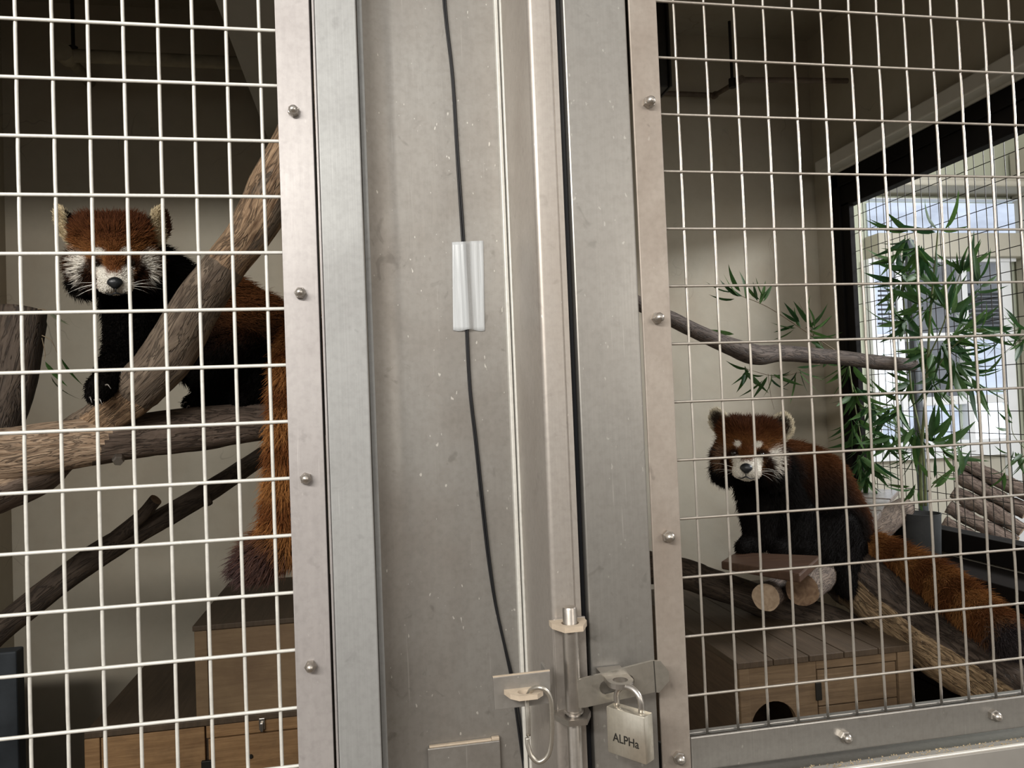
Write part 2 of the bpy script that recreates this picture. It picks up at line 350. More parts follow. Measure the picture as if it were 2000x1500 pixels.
# window wall with its opening
zt, zb, yl, yr = H+0.715, H-0.375, 2.24, 0.75
struct('wall_right', MB().box(XW, XW+0.04, 0.72, YB, zt, ZC).box(XW, XW+0.04, yl, YB, 0, zt).box(XW, XW+0.04, 0.72, yl, 0, zb-0.02), 'wall')
win = MB().box(XW-0.012, XW+0.012, yr, yl, H+0.655, H+0.70).box(XW-0.004, XW+0.03, yr, yl, H+0.59, H+0.655)\
    .box(XW-0.012, XW+0.012, 2.205, yl, zb-0.02, H+0.70).box(XW-0.004, XW+0.014, 2.165, 2.205, zb, H+0.60)\
    .box(XW-0.02, XW+0.03, yr, yl, zb-0.06, zb)
window = struct('window_1', win, 'frame_dark', 0.002)
M['lintel'] = plaster('lit_lintel', (0.62, 0.60, 0.55), (0.42, 0.38, 0.33), 0.5)  # pale base paints in the window light on the lintel
trim = struct('trim_lintel', MB().box(XW-0.06, XW-0.001, yr, 2.25, H+0.708, H+0.75), 'lintel', 0.004)
MB().box(XW-0.016, XW-0.003, yr, 2.245, H+0.7005, H+0.7075).build('edge', M['lintel'], trim)
# window mesh: every wire a piece
wv = MB().tube([(0, 0, zb), (0, 0, H+0.60)], 0.0011, 5).build('wire', M['dark'], None)
first = True
for i in range(44):
    y = 2.150-i*0.0322
    if y < yr: break
    if first: wv.parent = window; wv.matrix_basis = Matrix.Translation((XW+0.034, y, 0)); first = False
    else: copy_part(wv, (XW+0.034, y, 0), window)
wh = MB().tube([(0, yr, 0), (0, 2.20, 0)], 0.0011, 5).build('wire', M['dark'], window)
wh.matrix_basis = Matrix.Translation((XW+0.037, 0, zb+0.03))
for i in range(1, 17): copy_part(wh, (XW+0.037, 0, zb+0.03+i*0.0566), window)
# black boards below the window, each its own piece
zz = 0.0; boards = None; hts = [0.17, 0.17, 0.17, 0.17, 0.17]
for i, h in enumerate(hts):
    o = MB().box(XW-0.022-(i % 2)*0.003, XW-0.001, 0.78, 2.24, 0.03+i*0.172, 0.03+i*0.172+0.168).build('board', M['wood_dark'], None, 0.002)
    if boards is None: boards = o; o.name = 'baseboard_right'; o['kind'] = 'structure'
    else: o.parent = boards
ledge = struct('trim_ledge', MB().box(1.345, XW-0.026, 0.85, 2.24, H-0.475, H-0.437), 'wood_dark', 0.003)

# the yard beyond the window
YF = 3.75
def fx(px, py): return at(px, py, YF)
struct('floor_yard', MB().box(XW+0.04, 5.5, 0.3, YF+0.3, H-0.95, H-0.90), 'far_floor')
struct('wall_yard', MB().box(XW-0.3, 5.5, YF, YF+0.1, H-0.95, H+3.0), 'far_green')
struct('trim_yard_dado', MB().box(XW-0.3, 5.5, YF-0.02, YF-0.001, H-0.95, at(1800, 888, YF).z), 'far_cream')
struct('wall_yard_side', MB().box(5.4, 5.5, 0.3, YF, H-0.95, H+2.6), 'far_cream')
def slab(pxa, pya, pxb, pyb, y0, y1, Yref=None):
    a, b = at(pxa, pya, Yref or YF), at(pxb, pyb, Yref or YF); return MB().box(min(a.x, b.x), max(a.x, b.x), y0, y1, min(a.z, b.z), max(a.z, b.z))
struct('pillar_yard', slab(1656, 300, 1691, 1010, 2.75, 2.95, 2.75), 'far_green')
struct('trim_yard_beam', slab(1690, 372, 2150, 388, YF-0.22, YF), 'far_cream', 0.01)
cw = at(1690, 352, YF-0.1); p2 = at(2150, 352, YF-0.1)
struct('trim_yard_pipe', MB().tube([(cw.x, YF-0.09, cw.z), (p2.x, YF-0.09, cw.z)], 0.035, 14), 'far_cream')
w2 = struct('window_2', slab(1688, 392, 2150, 398, YF-0.06, YF).add(*[[], []]), 'far_white')
slab(1690, 398, 2150, 462, YF-0.03, YF-0.01).build('pane', M['blue_pane'], w2)
struct('trim_yard_lintel', slab(1688, 464, 2150, 508, YF-0.12, YF), 'far_cream', 0.006)
w3 = struct('window_3', slab(1688, 508, 1962, 516, YF-0.08, YF), 'far_white')
for pxa, pya, pxb, pyb in ((1690, 510, 1700, 880), (1742, 510, 1752, 880), (1868, 510, 1878, 880), (1952, 505, 1966, 1060), (1690, 868, 1955, 886), (1700, 655, 1952, 664), (1700, 780, 1952, 786)):
    slab(pxa, pya, pxb, pyb, YF-(0.07 if pxb-pxa < 40 else 0.06), YF-0.02).build('frame_bar', M['far_white'], w3, 0.003)
for pxa, pya, pxb, pyb, m in ((1700, 516, 1742, 655, 'blue_pane'), (1752, 516, 1868, 655, 'dim_pane'), (1878, 516, 1952, 655, 'dim_pane'),
                              (1700, 664, 1742, 780, 'sky_pane'), (1752, 664, 1868, 780, 'dim_pane'), (1878, 664, 1952, 780, 'blue_pane'),
                              (1700, 786, 1742, 868, 'blue_pane'), (1752, 786, 1868, 868, 'blue_pane'), (1878, 786, 1952, 868, 'sky_pane')):
    slab(pxa, pya, pxb, pyb, YF-0.035, YF-0.02).build('pane', M[m], w3)
for k in range(9):
    slab(1705, 560+k*9, 1740, 563+k*9, YF-0.05, YF-0.04).build('louver', M['slate'], w3)
    slab(1880, 575+k*8, 1950, 579+k*8, YF-0.05, YF-0.04).build('louver', M['slate'], w3)
struct('pillar_yard_right', slab(1966, 300, 2080, 1200, YF-0.4, YF-0.02), 'far_cream')

# ------------------------------------------------------------------ branches and logs
def sweep(pts, seg=26, n=60, bump=0.10, fr=18, bare=None, capmat=None, seed=0, flat=1.0, ends=True):
    """pts rows: px, py, Y, radius in px -> mesh with grain / bare attributes"""
    rows = []
    for px, py, Y, r in pts:
        p = at(px, py, Y); rows.append((p.x, p.y, p.z, r*mpp(p)))
    return sweep_world(rows, seg, n, bump, fr, bare, seed, ends)
def sweep_world(rows, seg=26, n=60, bump=0.10, fr=18, bare=None, seed=0, ends=True):
    S = spline(rows, n); V = []; G = []; B = []; a = None; L = 0.0
    for i in range(n):
        p = Vector(S[i, :3]); t = (Vector(S[min(i+1, n-1), :3])-Vector(S[max(i-1, 0), :3])).normalized()
        if a is None: a = t.orthogonal().normalized()
        a = (a-t*a.dot(t)).normalized(); b = t.cross(a); r = S[i, 3]
        if i: L += (p-Vector(S[i-1, :3])).length
        for k in range(seg):
            th = 2*PI*k/seg; d = a*math.cos(th)+b*math.sin(th)
            g = Vector((r*math.cos(th), r*math.sin(th), L)); q = Vector((g.x*fr, g.y*fr, g.z*fr*0.35+seed*7.3))
            dn = noise.fractal(q, 0.8, 2.2, 4)*bump+noise.noise(Vector((math.cos(th)*0.8, math.sin(th)*0.8, L*5+seed)))*bump*0.9
            gr = noise.noise(Vector((g.x*fr*5, g.y*fr*5, g.z*fr*0.25+seed)))*bump*0.35
            bv = bare(i/(n-1), d) if bare else 0.0
            step = 0.05 if (noise.noise(q*0.9)*0.9+bv) > 0.25 else 0.0
            V.append(p+d*r*(1+dn+gr-step)); G.append((g.x, g.y, L+seed*3)); B.append(bv)
    Fc = [(i*seg+k, i*seg+(k+1) % seg, (i+1)*seg+(k+1) % seg, (i+1)*seg+k) for i in range(n-1) for k in range(seg)]
    for i0, rev in ((0, True), ((n-1)*seg, False)):
        c = sum((V[i0+k] for k in range(seg)), Vector())/seg; V.append(c); G.append((0, 0, G[i0][2])); B.append(0.4); ci = len(V)-1
        for k in range(seg):
            q = (ci, i0+k, i0+(k+1) % seg); Fc.append(q[::-1] if rev else q)
    me = mesh_from(V, Fc, 'branch')
    at1 = me.attributes.new('grain', 'FLOAT_VECTOR', 'POINT'); at1.data.foreach_set('vector', np.array(G, np.float32).ravel())
    at2 = me.attributes.new('bare', 'FLOAT', 'POINT'); at2.data.foreach_set('value', np.array(B, np.float32))
    me.polygons.foreach_set('use_smooth', [True]*len(me.polygons)); return me
def branch(name, label, cat, pts, mat, cut=None, group=None, **kw):
    me = sweep(pts, **kw); o = obj(name, me, M[mat]); tag(o, label, cat, group)
    if cut:
        me.materials.append(M[cut]); seg = kw.get('seg', 26)
        for p in list(me.polygons)[-2*seg:]: p.material_index = 1; p.use_smooth = False
    return o
def limb(name, parent, pts, mat, label=None, cut=None, **kw):
    me = sweep(pts, **kw); o = obj(name, me, M[mat], parent)
    if label: o['label'] = label
    if cut:
        me.materials.append(M[cut]); seg = kw.get('seg', 26)
        for p in list(me.polygons)[-2*seg:]: p.material_index = 1; p.use_smooth = False
    return o

log = branch('log', 'thick worn horizontal log the standing red panda stands on', 'log',
    [(-520, 880, 1.06, 70), (-250, 884, 1.11, 66), (-90, 885, 1.15, 62), (0, 888, 1.18, 56), (120, 870, 1.22, 50), (230, 858, 1.25, 44), (330, 846, 1.28, 44), (430, 835, 1.31, 42), (530, 825, 1.34, 36), (640, 815, 1.38, 34)],
    'bark_pale', n=120, bump=0.09, seed=1, bare=lambda t, d: 0.55 if t < 0.53+0.03*d.z else 0.0)
limb('side_limb', log, [(-420, 1230, 1.06, 66), (-230, 1090, 1.11, 64), (-80, 985, 1.16, 60), (0, 950, 1.19, 52), (70, 925, 1.22, 44), (120, 895, 1.25, 30), (160, 875, 1.28, 20)], 'bark_pale', n=40, bump=0.10, seed=2, bare=lambda t, d: 0.22)
b0 = at(231, 900, 1.222); m_ = mpp(b0)
MB().lathe([(11*m_, -0.012), (11*m_, 0.0), (9*m_, 0.003)], b0, (b0-CAM).normalized()*-1+Vector((0, 0, -0.6)), 6).build('bolt', M['nut'], log)
branch('branch', 'thick bare branch leaning up to the right in front of the red panda', 'branch',
    [(110, 858, 1.285, 22), (150, 835, 1.27, 28), (205, 808, 1.24, 38), (250, 772, 1.21, 45), (287, 738, 1.19, 47), (326, 692, 1.18, 48), (374, 608, 1.16, 45), (440, 512, 1.14, 40), (487, 455, 1.13, 44), (532, 372, 1.11, 50), (580, 280, 1.09, 44), (640, 140, 1.06, 42), (690, 20, 1.03, 40)],
    'bark_left', n=90, bump=0.13, seed=5, bare=lambda t, d: 0.38 if 0.13 < t < 0.29 and d.y < 0.3 else (0.42 if 0.58 < t else 0.05))
stub = branch('stump_branch', 'short dark sawn branch standing upright at the left edge above the log', 'branch',
    [(-20, 850, 1.32, 46), (10, 770, 1.33, 45), (30, 690, 1.34, 44), (45, 606, 1.35, 43)], 'bark_dark', cut='cut_brown', n=40, bump=0.07, seed=8, bare=lambda t, d: 0.1)
thin = branch('thin_branch', 'thin dark forked branch slanting below the thick log', 'branch',
    [(-290, 1480, 1.36, 34), (-70, 1290, 1.42, 30), (10, 1220, 1.44, 26), (120, 1135, 1.47, 25), (220, 1068, 1.50, 25), (330, 1005, 1.53, 21), (430, 945, 1.56, 19), (520, 885, 1.59, 17), (600, 830, 1.62, 16)],
    'bark_dark', n=80, bump=0.10, seed=11, seg=18)
limb('fork', thin, [(205, 1070, 1.50, 16), (240, 1040, 1.49, 15), (280, 1005, 1.48, 13), (305, 976, 1.47, 13)], 'bark_dark', n=24, seg=14, seed=12, cut='cut_brown')
limb('knob', thin, [(400, 965, 1.54, 12), (409, 985, 1.53, 7)], 'bark_dark', n=6, seg=10, seed=13)

big = branch('log', 'massive split log sloping down to the right under the sitting panda\'s tail', 'log',
    [(1640, 1108, 1.56, 46), (1680, 1140, 1.50, 54), (1755, 1207, 1.40, 57), (1850, 1275, 1.28, 60), (1960, 1345, 1.15, 62), (2080, 1425, 1.02, 66), (2200, 1500, 0.92, 68)],
    'bark_big', n=110, bump=0.15, seed=21, bare=lambda t, d: 0.60 if (d.z < 0.62 and d.y < 0.6 and t > 0.16) else 0.05)
branch('support_branch', 'dark horizontal limb below the cut log ends in the right cage', 'branch',
    [(1060, 1080, 1.78, 33), (1240, 1105, 1.72, 32), (1330, 1120, 1.66, 31), (1420, 1150, 1.60, 30), (1520, 1185, 1.55, 34), (1610, 1215, 1.52, 36), (1700, 1240, 1.48, 28)], 'bark_dark', n=60, bump=0.12, seed=23)
branch('cut_log', 'larger pale round log end facing out under the plank, the right one of two', 'log',
    [(1566, 1152, 1.37, 33), (1600, 1130, 1.47, 32), (1650, 1100, 1.62, 31)], 'bark_grey', cut='cut_brown', n=24, bump=0.08, seed=25, bare=lambda t, d: 0.5)
branch('cut_log', 'smaller cracked round log end facing out under the plank, the left one of two', 'log',
    [(1496, 1168, 1.39, 27), (1530, 1145, 1.50, 26), (1580, 1115, 1.66, 25)], 'bark_grey', cut='cut', n=24, bump=0.08, seed=26, bare=lambda t, d: 0.5)
branch('perch_branch', 'long grey branch reaching across the right cage to the bamboo', 'branch',
    [(960, 470, 1.38, 17), (1100, 535, 1.42, 16), (1230, 585, 1.46, 15), (1300, 618, 1.50, 15), (1360, 648, 1.54, 15), (1430, 677, 1.58, 17), (1478, 692, 1.61, 20), (1530, 690, 1.65, 16), (1620, 697, 1.70, 15), (1700, 706, 1.74, 14), (1785, 713, 1.78, 12)],
    'bark_grey', n=80, bump=0.10, seed=31, seg=18, bare=lambda t, d: 0.15)
# plank the panda sits on, shelf behind it
def flat_board(name, pxs, Z, th, mat, parent=None, bevel=0.002):
    return MB().prism([atZ(x, y, Z) for x, y in pxs], (0, 0, -th)).build(name, M[mat], parent, bevel)
ZP = at(1408, 1095, 1.42).z
tag(flat_board('plank', [(1408, 1096), (1437, 1078), (1604, 1085), (1562, 1122)], ZP, 0.016, 'plank_red', None, 0.003), 'reddish brown plank under the sitting red panda\'s paws', 'plank')
ZS = at(1690, 990, 1.80).z
shelf = thing('wooden_shelf', 'wet grey board shelf behind the sitting panda, beside the bamboo pot', 'shelf', atZ(1690, 990, ZS))
for q in (((1640, 950), (1756, 957), (1740, 974), (1640, 968)), ((1640, 970), (1739, 976), (1722, 996), (1640, 992)), ((1640, 994), (1721, 998), (1702, 1020), (1640, 1016))):
    flat_board('board', q, ZS, 0.014, 'plank_wet', shelf)
branch('log', 'short pale log under the grey shelf beside the bamboo pot', 'log', [(1690, 1048, 1.70, 28), (1722, 1022, 1.76, 27), (1765, 992, 1.84, 22)], 'bark_grey', cut='cut', n=24, bump=0.1, seed=33, bare=lambda t, d: 0.5)
pa, pb = at(1806, 1030, 2.7), at(1806, 470, 2.7)
pol = thing('pole', 'grey steel pole standing outside behind the potted bamboo', 'pole', (pa.x, 2.7, H-0.90))
MB().tube([(pa.x, 2.7, H-0.90), (pa.x, 2.7, pb.z)], 0.018, 14).build('shaft', M['slate'], pol, 0, 'full')
MB().lathe([(0.05, 0), (0.05, 0.008), (0.02, 0.012)], (pa.x, 2.7, H-0.899), (0, 0, 1), 16).build('base_plate', M['slate'], pol)
# logs stacked outside
for i, (a, b) in enumerate((((1880, 905), (2010, 965)), ((1872, 930), (2005, 1000)), ((1862, 960), (1998, 1035)), ((1852, 990), (1985, 1060)), ((1845, 1020), (1960, 1082)), ((1840, 1045), (1930, 1095)))):
    branch('firewood_log', 'brown weathered log in the leaning stack outside the window, %s' % ('topmost', 'second from top', 'third from top', 'fourth from top', 'second from bottom', 'lowest')[i], 'log',
        [(a[0], a[1], 3.0, 14), ((a[0]+b[0])/2, (a[1]+b[1])/2, 2.9, 15), (b[0], b[1], 2.8, 15)], 'bark_far', cut='cut', n=30, seg=16, bump=0.30, fr=34, seed=40+i, group='logs stacked outside the window', bare=lambda t, d: 0.1)

# ------------------------------------------------------------------ nest boxes
def zat(px, py, Y): return at(px, py, Y).z
Y1, Y2 = 1.70, 2.12
bx0, bx1 = at(165, 1430, Y1).x, at(640, 1400, Y1).x
bzt = zat(165, 1430, Y1); axl = at(379, 1222, Y1).x; azt = zat(379, 1222, Y1)
lower = thing('nest_box', 'wide wooden nest box at the bottom of the left cage, carrying a smaller box', 'nest box', (bx0, Y1, bzt-0.36))
MB().box(bx0+0.012, bx1, Y1+0.012, Y2, bzt-0.36, bzt-0.014).build('body', M['box_side'], lower)
MB().box(bx0, bx1, Y1-0.004, Y2, bzt-0.013, bzt).build('top_board', M['box_top'], lower, 0.002)
for k in range(4):
    MB().box(bx0+0.03, at(400, 1450, Y1).x, Y1, Y1+0.012, bzt-0.015-(k+1)*0.085, bzt-0.0155-k*0.085).build('plank', M['box_front'], lower, 0.0012)
MB().box(bx0, bx0+0.029, Y1-0.004, Y1+0.012, bzt-0.36, bzt-0.0135).build('corner_post', M['box_front'], lower, 0.002)
dx0 = at(405, 1440, Y1).x+0.002; dzt = zat(405, 1444, Y1)
MB().box(dx0-0.004, bx1, Y1, Y1+0.012, dzt+0.002, bzt-0.0145).build('plank', M['box_front'], lower, 0.0012)
door = MB().box(dx0, bx1, Y1-0.002, Y1+0.011, dzt-0.26, dzt).build('door', M['box_front'], lower, 0.0015)
kp = at(490, 1477, Y1-0.002); MB().lathe([(0.0045, -0.004), (0.0045, 0.003), (0.003, 0.005)], kp, (0, -1, 0), 12).build('knob', M['dark'], door)
lp = at(512, 1413, Y1-0.002); MB().box(lp.x-0.006, lp.x+0.006, Y1-0.006, Y1, lp.z-0.012, lp.z+0.012).box(lp.x-0.003, lp.x+0.003, Y1-0.012, Y1-0.006, lp.z-0.014, lp.z+0.004).build('latch', M['nut'], lower, 0.001)
hp = at(405, 1490, Y1-0.002); MB().box(hp.x-0.011, hp.x+0.011, Y1-0.008, Y1, hp.z-0.03, hp.z+0.006).build('hinge', M['dark'], lower, 0.001)
upper = thing('nest_box', 'smaller plywood nest box stacked on the wide box below the tail', 'nest box', (axl, Y1, bzt))
MB().box(axl+0.01, bx1, Y1+0.012, Y2-0.002, bzt+0.001, azt-0.012).build('body', M['box_side'], upper)
MB().box(axl+0.026, bx1, Y1+0.002, Y1+0.012, bzt+0.001, azt-0.012).build('front_panel', M['box_ply'], upper, 0.001)
MB().box(axl, axl+0.025, Y1-0.002, Y1+0.012, bzt+0.001, azt-0.012).build('corner_post', M['box_ply'], upper, 0.0015)
MB().box(axl-0.003, bx1, Y1-0.004, Y2, azt-0.0115, azt).build('top_board', M['box_top'], upper, 0.002)
# right nest box
YR1, YR2 = 1.30, 1.86
rx0, rx1, rzt = at(1441, 1294, YR1).x, at(1776, 1250, YR1).x, zat(1441, 1294, YR1)
rb = thing('nest_box', 'old wooden nest box with arched entrance hole in the right cage', 'nest box', (rx0, YR1, rzt-0.40))
RZ0 = rzt-0.40
MB().box(rx0, rx0+0.012, YR1+0.014, YR2, RZ0, rzt-0.012).build('side_board', M['box_side'], rb, 0.001)
MB().box(rx1-0.012, rx1, YR1+0.014, YR2, RZ0, rzt-0.012).build('side_board', M['box_side'], rb, 0.001)
MB().box(rx0+0.012, rx1-0.012, YR2-0.012, YR2, RZ0, rzt-0.012).build('back_board', M['box_side'], rb)
nb = 5
for k in range(nb):
    xa, xb = rx0-0.003+(rx1-rx0+0.006)*k/nb, rx0-0.003+(rx1-rx0+0.006)*(k+1)/nb-0.0015
    MB().box(xa, xb, YR1-0.004, YR2, rzt-0.0115, rzt).build('top_plank', M['box_top'], rb, 0.0012)
hc = at(1513, 1420, YR1); hr = 50*mpp(hc); xm = at(1597, 1380, YR1).x
arch = [(hc.x+hr*0.98*math.cos(a), YR1, hc.z+hr*math.sin(a)) for a in np.linspace(0, PI, 15)]
outl = [(rx0+0.020, YR1, RZ0), (rx0+0.020, YR1, rzt-0.012), (xm, YR1, rzt-0.012), (xm, YR1, RZ0), (hc.x+hr*0.98, YR1, RZ0)] + arch + [(hc.x-hr*0.98, YR1, RZ0)]
MB().prism(outl, (0, 0.013, 0)).build('front_panel', M['box_front_r'], rb)
MB().box(rx0, rx0+0.019, YR1-0.003, YR1+0.014, RZ0, rzt-0.012).build('corner_post', M['box_front_r'], rb, 0.001)
MB().box(rx1-0.028, rx1, YR1-0.003, YR1+0.014, RZ0, rzt-0.012).build('corner_post', M['box_front_r'], rb, 0.001)
zd = zat(1600, 1308, YR1)
MB().box(xm+0.001, rx1-0.029, YR1, YR1+0.013, zd+0.001, rzt-0.012).build('plank', M['box_front_r'], rb, 0.001)
hgt = 0.066
dr = thing  # (name kept short below)
doorp = MB().box(xm+0.003, rx1-0.031, YR1+0.001, YR1+0.012, zd-hgt, zd-0.001).build('door', M['box_front_r'], rb, 0.001)
for k in range(1, 4): MB().box(xm+0.003, rx1-0.031, YR1+0.001, YR1+0.012, zd-hgt*(k+1), zd-hgt*k-0.002).build('plank', M['box_front_r'], doorp, 0.001)
hg = at(1598, 1350, YR1); MB().box(hg.x-0.006, hg.x+0.006, YR1-0.003, YR1, hg.z-0.016, hg.z+0.016).build('hinge', M['dark'], doorp, 0.001)
sb = at(31, 1272, 1.80)
tag(MB().box(XL+0.006, sb.x, 1.80, 1.84, 0.0, sb.z).build('slate_box', M['slate'], None, 0.004), 'dark slate grey box in the lower left corner of the left cage', 'box')
# dark steel channel hanging in the top corner of the right cage
c1 = at(1309, 170, 1.75)
tag(MB().box(c1.x-0.10, c1.x-0.004, 1.75, 1.80, c1.z, ZC-0.001).box(c1.x-0.004, c1.x+0.002, 1.74, 1.81, c1.z-0.003, ZC-0.001).build('steel_channel', M['dark'], None, 0.002), 'dark upright steel channel at the top of the right cage beside the door frame', 'steel channel')

# pipes under the ceiling
yb = YB-0.03
def pipe(name, label, px, r, mat, rod=None):
    P = [at(*q) for q in px]; S = []
    t = thing(name, label, 'pipe', P[0])
    MB().tube(P, r, 12).build('pipe_run', M[mat], t, 0, True)
    for q in P[1:-1]: MB().lathe([(0.0, -r*1.3), (r*1.35, -r*1.1), (r*1.5, 0), (r*1.35, r*1.1), (0.0, r*1.3)], q, (0, 1, 0), 12).build('elbow', M[mat], t, 0, True)
    if rod:
        a = at(*rod[0]); b = Vector((a.x, a.y, min(ZC-0.001, at(rod[1][0], rod[1][1], rod[0][2]).z)))
        MB().tube([a, b], 0.0045, 8).lathe([(0.011, -0.02), (0.011, 0.006)], a, (0, 0, 1), 8).build('hanger_rod', M['dark'], t)
    return t
M['pipe'] = plain('painted_pipe', (0.25, 0.22, 0.16), 0.6, 0, 0.25, 20)
M['pipe_dark'] = plain('grimy_pipe', (0.13, 0.10, 0.075), 0.6, 0, 0.3, 20)
pipe('water_pipe', 'painted water pipe with elbow hanging under the ceiling of the left cage', [(480, 124, 2.0), (128, 108, 2.0), (175, 160, 2.345)], 0.016, 'pipe', ((143, 96, 2.0), (147, -60)))
pipe('water_pipe', 'grimy water pipe with hanger rod in the upper corner of the right cage', [(1655, 158, 2.05), (1446, 156, 2.05), (1396, 186, 2.325), (1240, 180, 2.325)], 0.008, 'pipe_dark', ((1430, 158, 2.08), (1428, 42)))
p_ = at(1430, 42, 2.08)

# ------------------------------------------------------------------ foliage
def leaf_mesh(curl, fold, w):
    V = []; Fc = []; n = 6
    for i in range(n+1):
        t = i/n; ww = w*math.sin(PI*min(1, t**0.75))*(1-0.25*t)+0.0005*(i in (0,)); z = -curl*t*t; x = t
        V += [(x, -ww, z+fold*ww), (x, 0, z), (x, ww, z+fold*ww)]
    for i in range(n):
        a = i*3; Fc += [(a, a+1, a+4, a+3), (a+1, a+2, a+5, a+4)]
    me = mesh_from(V, Fc, 'leaf'); me.polygons.foreach_set('use_smooth', [True]*len(me.polygons)); return me
LM = [leaf_mesh(c, f, w_) for c, f, w_ in ((0.12, 0.25, 0.095), (0.3, 0.4, 0.11), (0.02, 0.4, 0.085), (0.45, 0.3, 0.10))]
LMP = [m.copy() for m in LM]
for m in LM: m.materials.append(M['leaf'])
for m in LMP: m.materials.append(M['leaf_pale'])
def leaf(parent, p, d, L, pale=False, roll=None):
    d = Vector(d).normalized(); side = d.cross(Vector((0, 0, 1)))
    side = (side.normalized() if side.length > 1e-3 else Vector((1, 0, 0))); up = side.cross(d)
    a = random.uniform(-1.3, 1.3) if roll is None else roll
    s2 = side*math.cos(a)+up*math.sin(a); u2 = s2.cross(d)*-1
    mtx = Matrix(((d.x*L, s2.x*L, u2.x*L, p.x), (d.y*L, s2.y*L, u2.y*L, p.y), (d.z*L, s2.z*L, u2.z*L, p.z), (0, 0, 0, 1)))
    o = bpy.data.objects.new('leaf', random.choice(LMP if pale else LM)); link(o, parent); o.matrix_basis = mtx; return o
def spray(parent, px, py, where, n, L=(45, 70), ang=(0, 360), drop=0.0, pale=False):
    """n leaves fanning out of one twig node; ang is the fan (degrees anticlockwise from image right)"""
    c = where(px, py); m = mpp(c)
    for k in range(n):
        a = math.radians(ang[0]+(ang[1]-ang[0])*(k+random.uniform(0.15, 0.85))/n)
        d = CR*math.cos(a)+CU*math.sin(a)+CF*random.uniform(-0.55, 0.35)+Vector((0, 0, -drop))
        st = c+(CR*random.uniform(-7, 7)+CU*random.uniform(-9, 9))*m+d.normalized()*4*m
        leaf(parent, st, d, random.uniform(*L)*m, pale)
pc = atX(1806, 1092, 1.392); pc.z = H-0.436
pm = mpp(pc); pr = 34*pm; ph = 0.116
bam = thing('potted_bamboo', 'leafy green bamboo in a small grey pot by the window', 'potted plant', pc)
prof = [(0.0, 0.0), (pr*0.80, 0.0), (pr*0.86, 0.004), (pr*0.97, ph-0.006), (pr, ph), (pr*0.94, ph), (pr*0.92, ph-0.014), (0.0, ph-0.014)]
MB().lathe(prof[:-1], pc, (0, 0, 1), 32).build('pot', M['pot'], bam, 0, 0.6)
sm = MB()
S0 = 14; V = [pc+Vector((0, 0, ph-0.012))]; 
for rr in (0.45, 0.9): V += [pc+Vector((pr*rr*math.cos(2*PI*k/S0), pr*rr*math.sin(2*PI*k/S0), ph-0.016+random.uniform(0, 0.006))) for k in range(S0)]
sm.add(V, [(0, 1+k, 1+(k+1) % S0) for k in range(S0)]+[(1+k, 1+S0+k, 1+S0+(k+1) % S0, 1+(k+1) % S0) for k in range(S0)]).build('soil', M['soil'], bam)
WX = lambda dx=0.0: (lambda px, py: atX(px, py, 1.385+dx+random.uniform(-0.03, 0.025)))
def stem(parent, px, r, where=None, name='stem', mat='stem'):
    P = [(where or (lambda x, y: atX(x, y, 1.39)))(x, y) for x, y in px]
    S = spline([tuple(p) for p in P], max(8, 5*len(P))); n = len(S)
    return MB().tube([Vector(s) for s in S], [r*(1-0.6*i/n) for i in range(n)], 7).build(name, M[mat], parent, 0, 'full')
stem(bam, [(1800, 988), (1798, 900), (1806, 800), (1812, 700), (1818, 600), (1826, 520), (1832, 450)], 0.0045)
stem(bam, [(1808, 988), (1806, 930), (1800, 860), (1780, 760), (1770, 640), (1762, 540), (1768, 460)], 0.0035)
stem(bam, [(1812, 700), (1840, 640), (1862, 570), (1885, 510)], 0.002); stem(bam, [(1806, 760), (1850, 690), (1900, 650), (1960, 640)], 0.002)
stem(bam, [(1800, 880), (1760, 850), (1720, 830), (1690, 850)], 0.002); stem(bam, [(1812, 960), (1840, 930), (1870, 930)], 0.0015)
for px, py, n, ang in ((1838, 452, 4, (-20, 200)), (1775, 460, 9, (130, 300)), (1800, 478, 7, (170, 330)), (1755, 500, 7, (150, 300)), (1765, 545, 10, (140, 330)), (1795, 530, 8, (120, 340)),
    (1882, 535, 12, (20, 160)), (1905, 560, 6, (0, 120)), (1830, 560, 6, (60, 300)), (1770, 625, 10, (120, 260)), (1812, 600, 8, (30, 330)), (1855, 610, 8, (-60, 120)), (1880, 640, 9, (-60, 90)),
    (1840, 670, 12, (-120, 60)), (1800, 670, 8, (120, 300)), (1855, 720, 14, (-150, 20)), (1820, 740, 10, (-170, -10)), (1910, 650, 6, (-60, 60)), (1900, 740, 7, (-100, 30)), (1780, 740, 9, (130, 290)),
    (1760, 790, 9, (150, 300)), (1790, 840, 10, (-160, 20)), (1815, 860, 9, (-60, 100)), (1745, 850, 9, (160, 320)), (1790, 890, 8, (100, 280)), (1835, 880, 6, (-40, 60)), (1855, 655, 9, (-90, 60)), (1820, 690, 9, (150, 330)), (1868, 700, 9, (-110, 20)), (1800, 590, 8, (120, 260)), (1845, 600, 8, (20, 160)), (1790, 490, 6, (180, 340)), (1785, 950, 5, (150, 290)), (1820, 945, 4, (0, 130)), (1872, 930, 4, (40, 200))):
    spray(bam, px, py, WX(), n, (46, 80), ang, 0.15)
b2 = thing('bamboo_branch', 'dark bunch of bamboo leaves hanging against the window post', 'branch', atX(1700, 760, 1.42))
W2 = lambda px, py: atX(px, py, 1.42+random.uniform(-0.03, 0.02))
stem(b2, [(1655, 690), (1668, 780), (1682, 860), (1690, 930)], 0.0025, lambda x, y: atX(x, y, 1.42)); stem(b2, [(1668, 780), (1700, 800), (1740, 790)], 0.0018, lambda x, y: atX(x, y, 1.42))
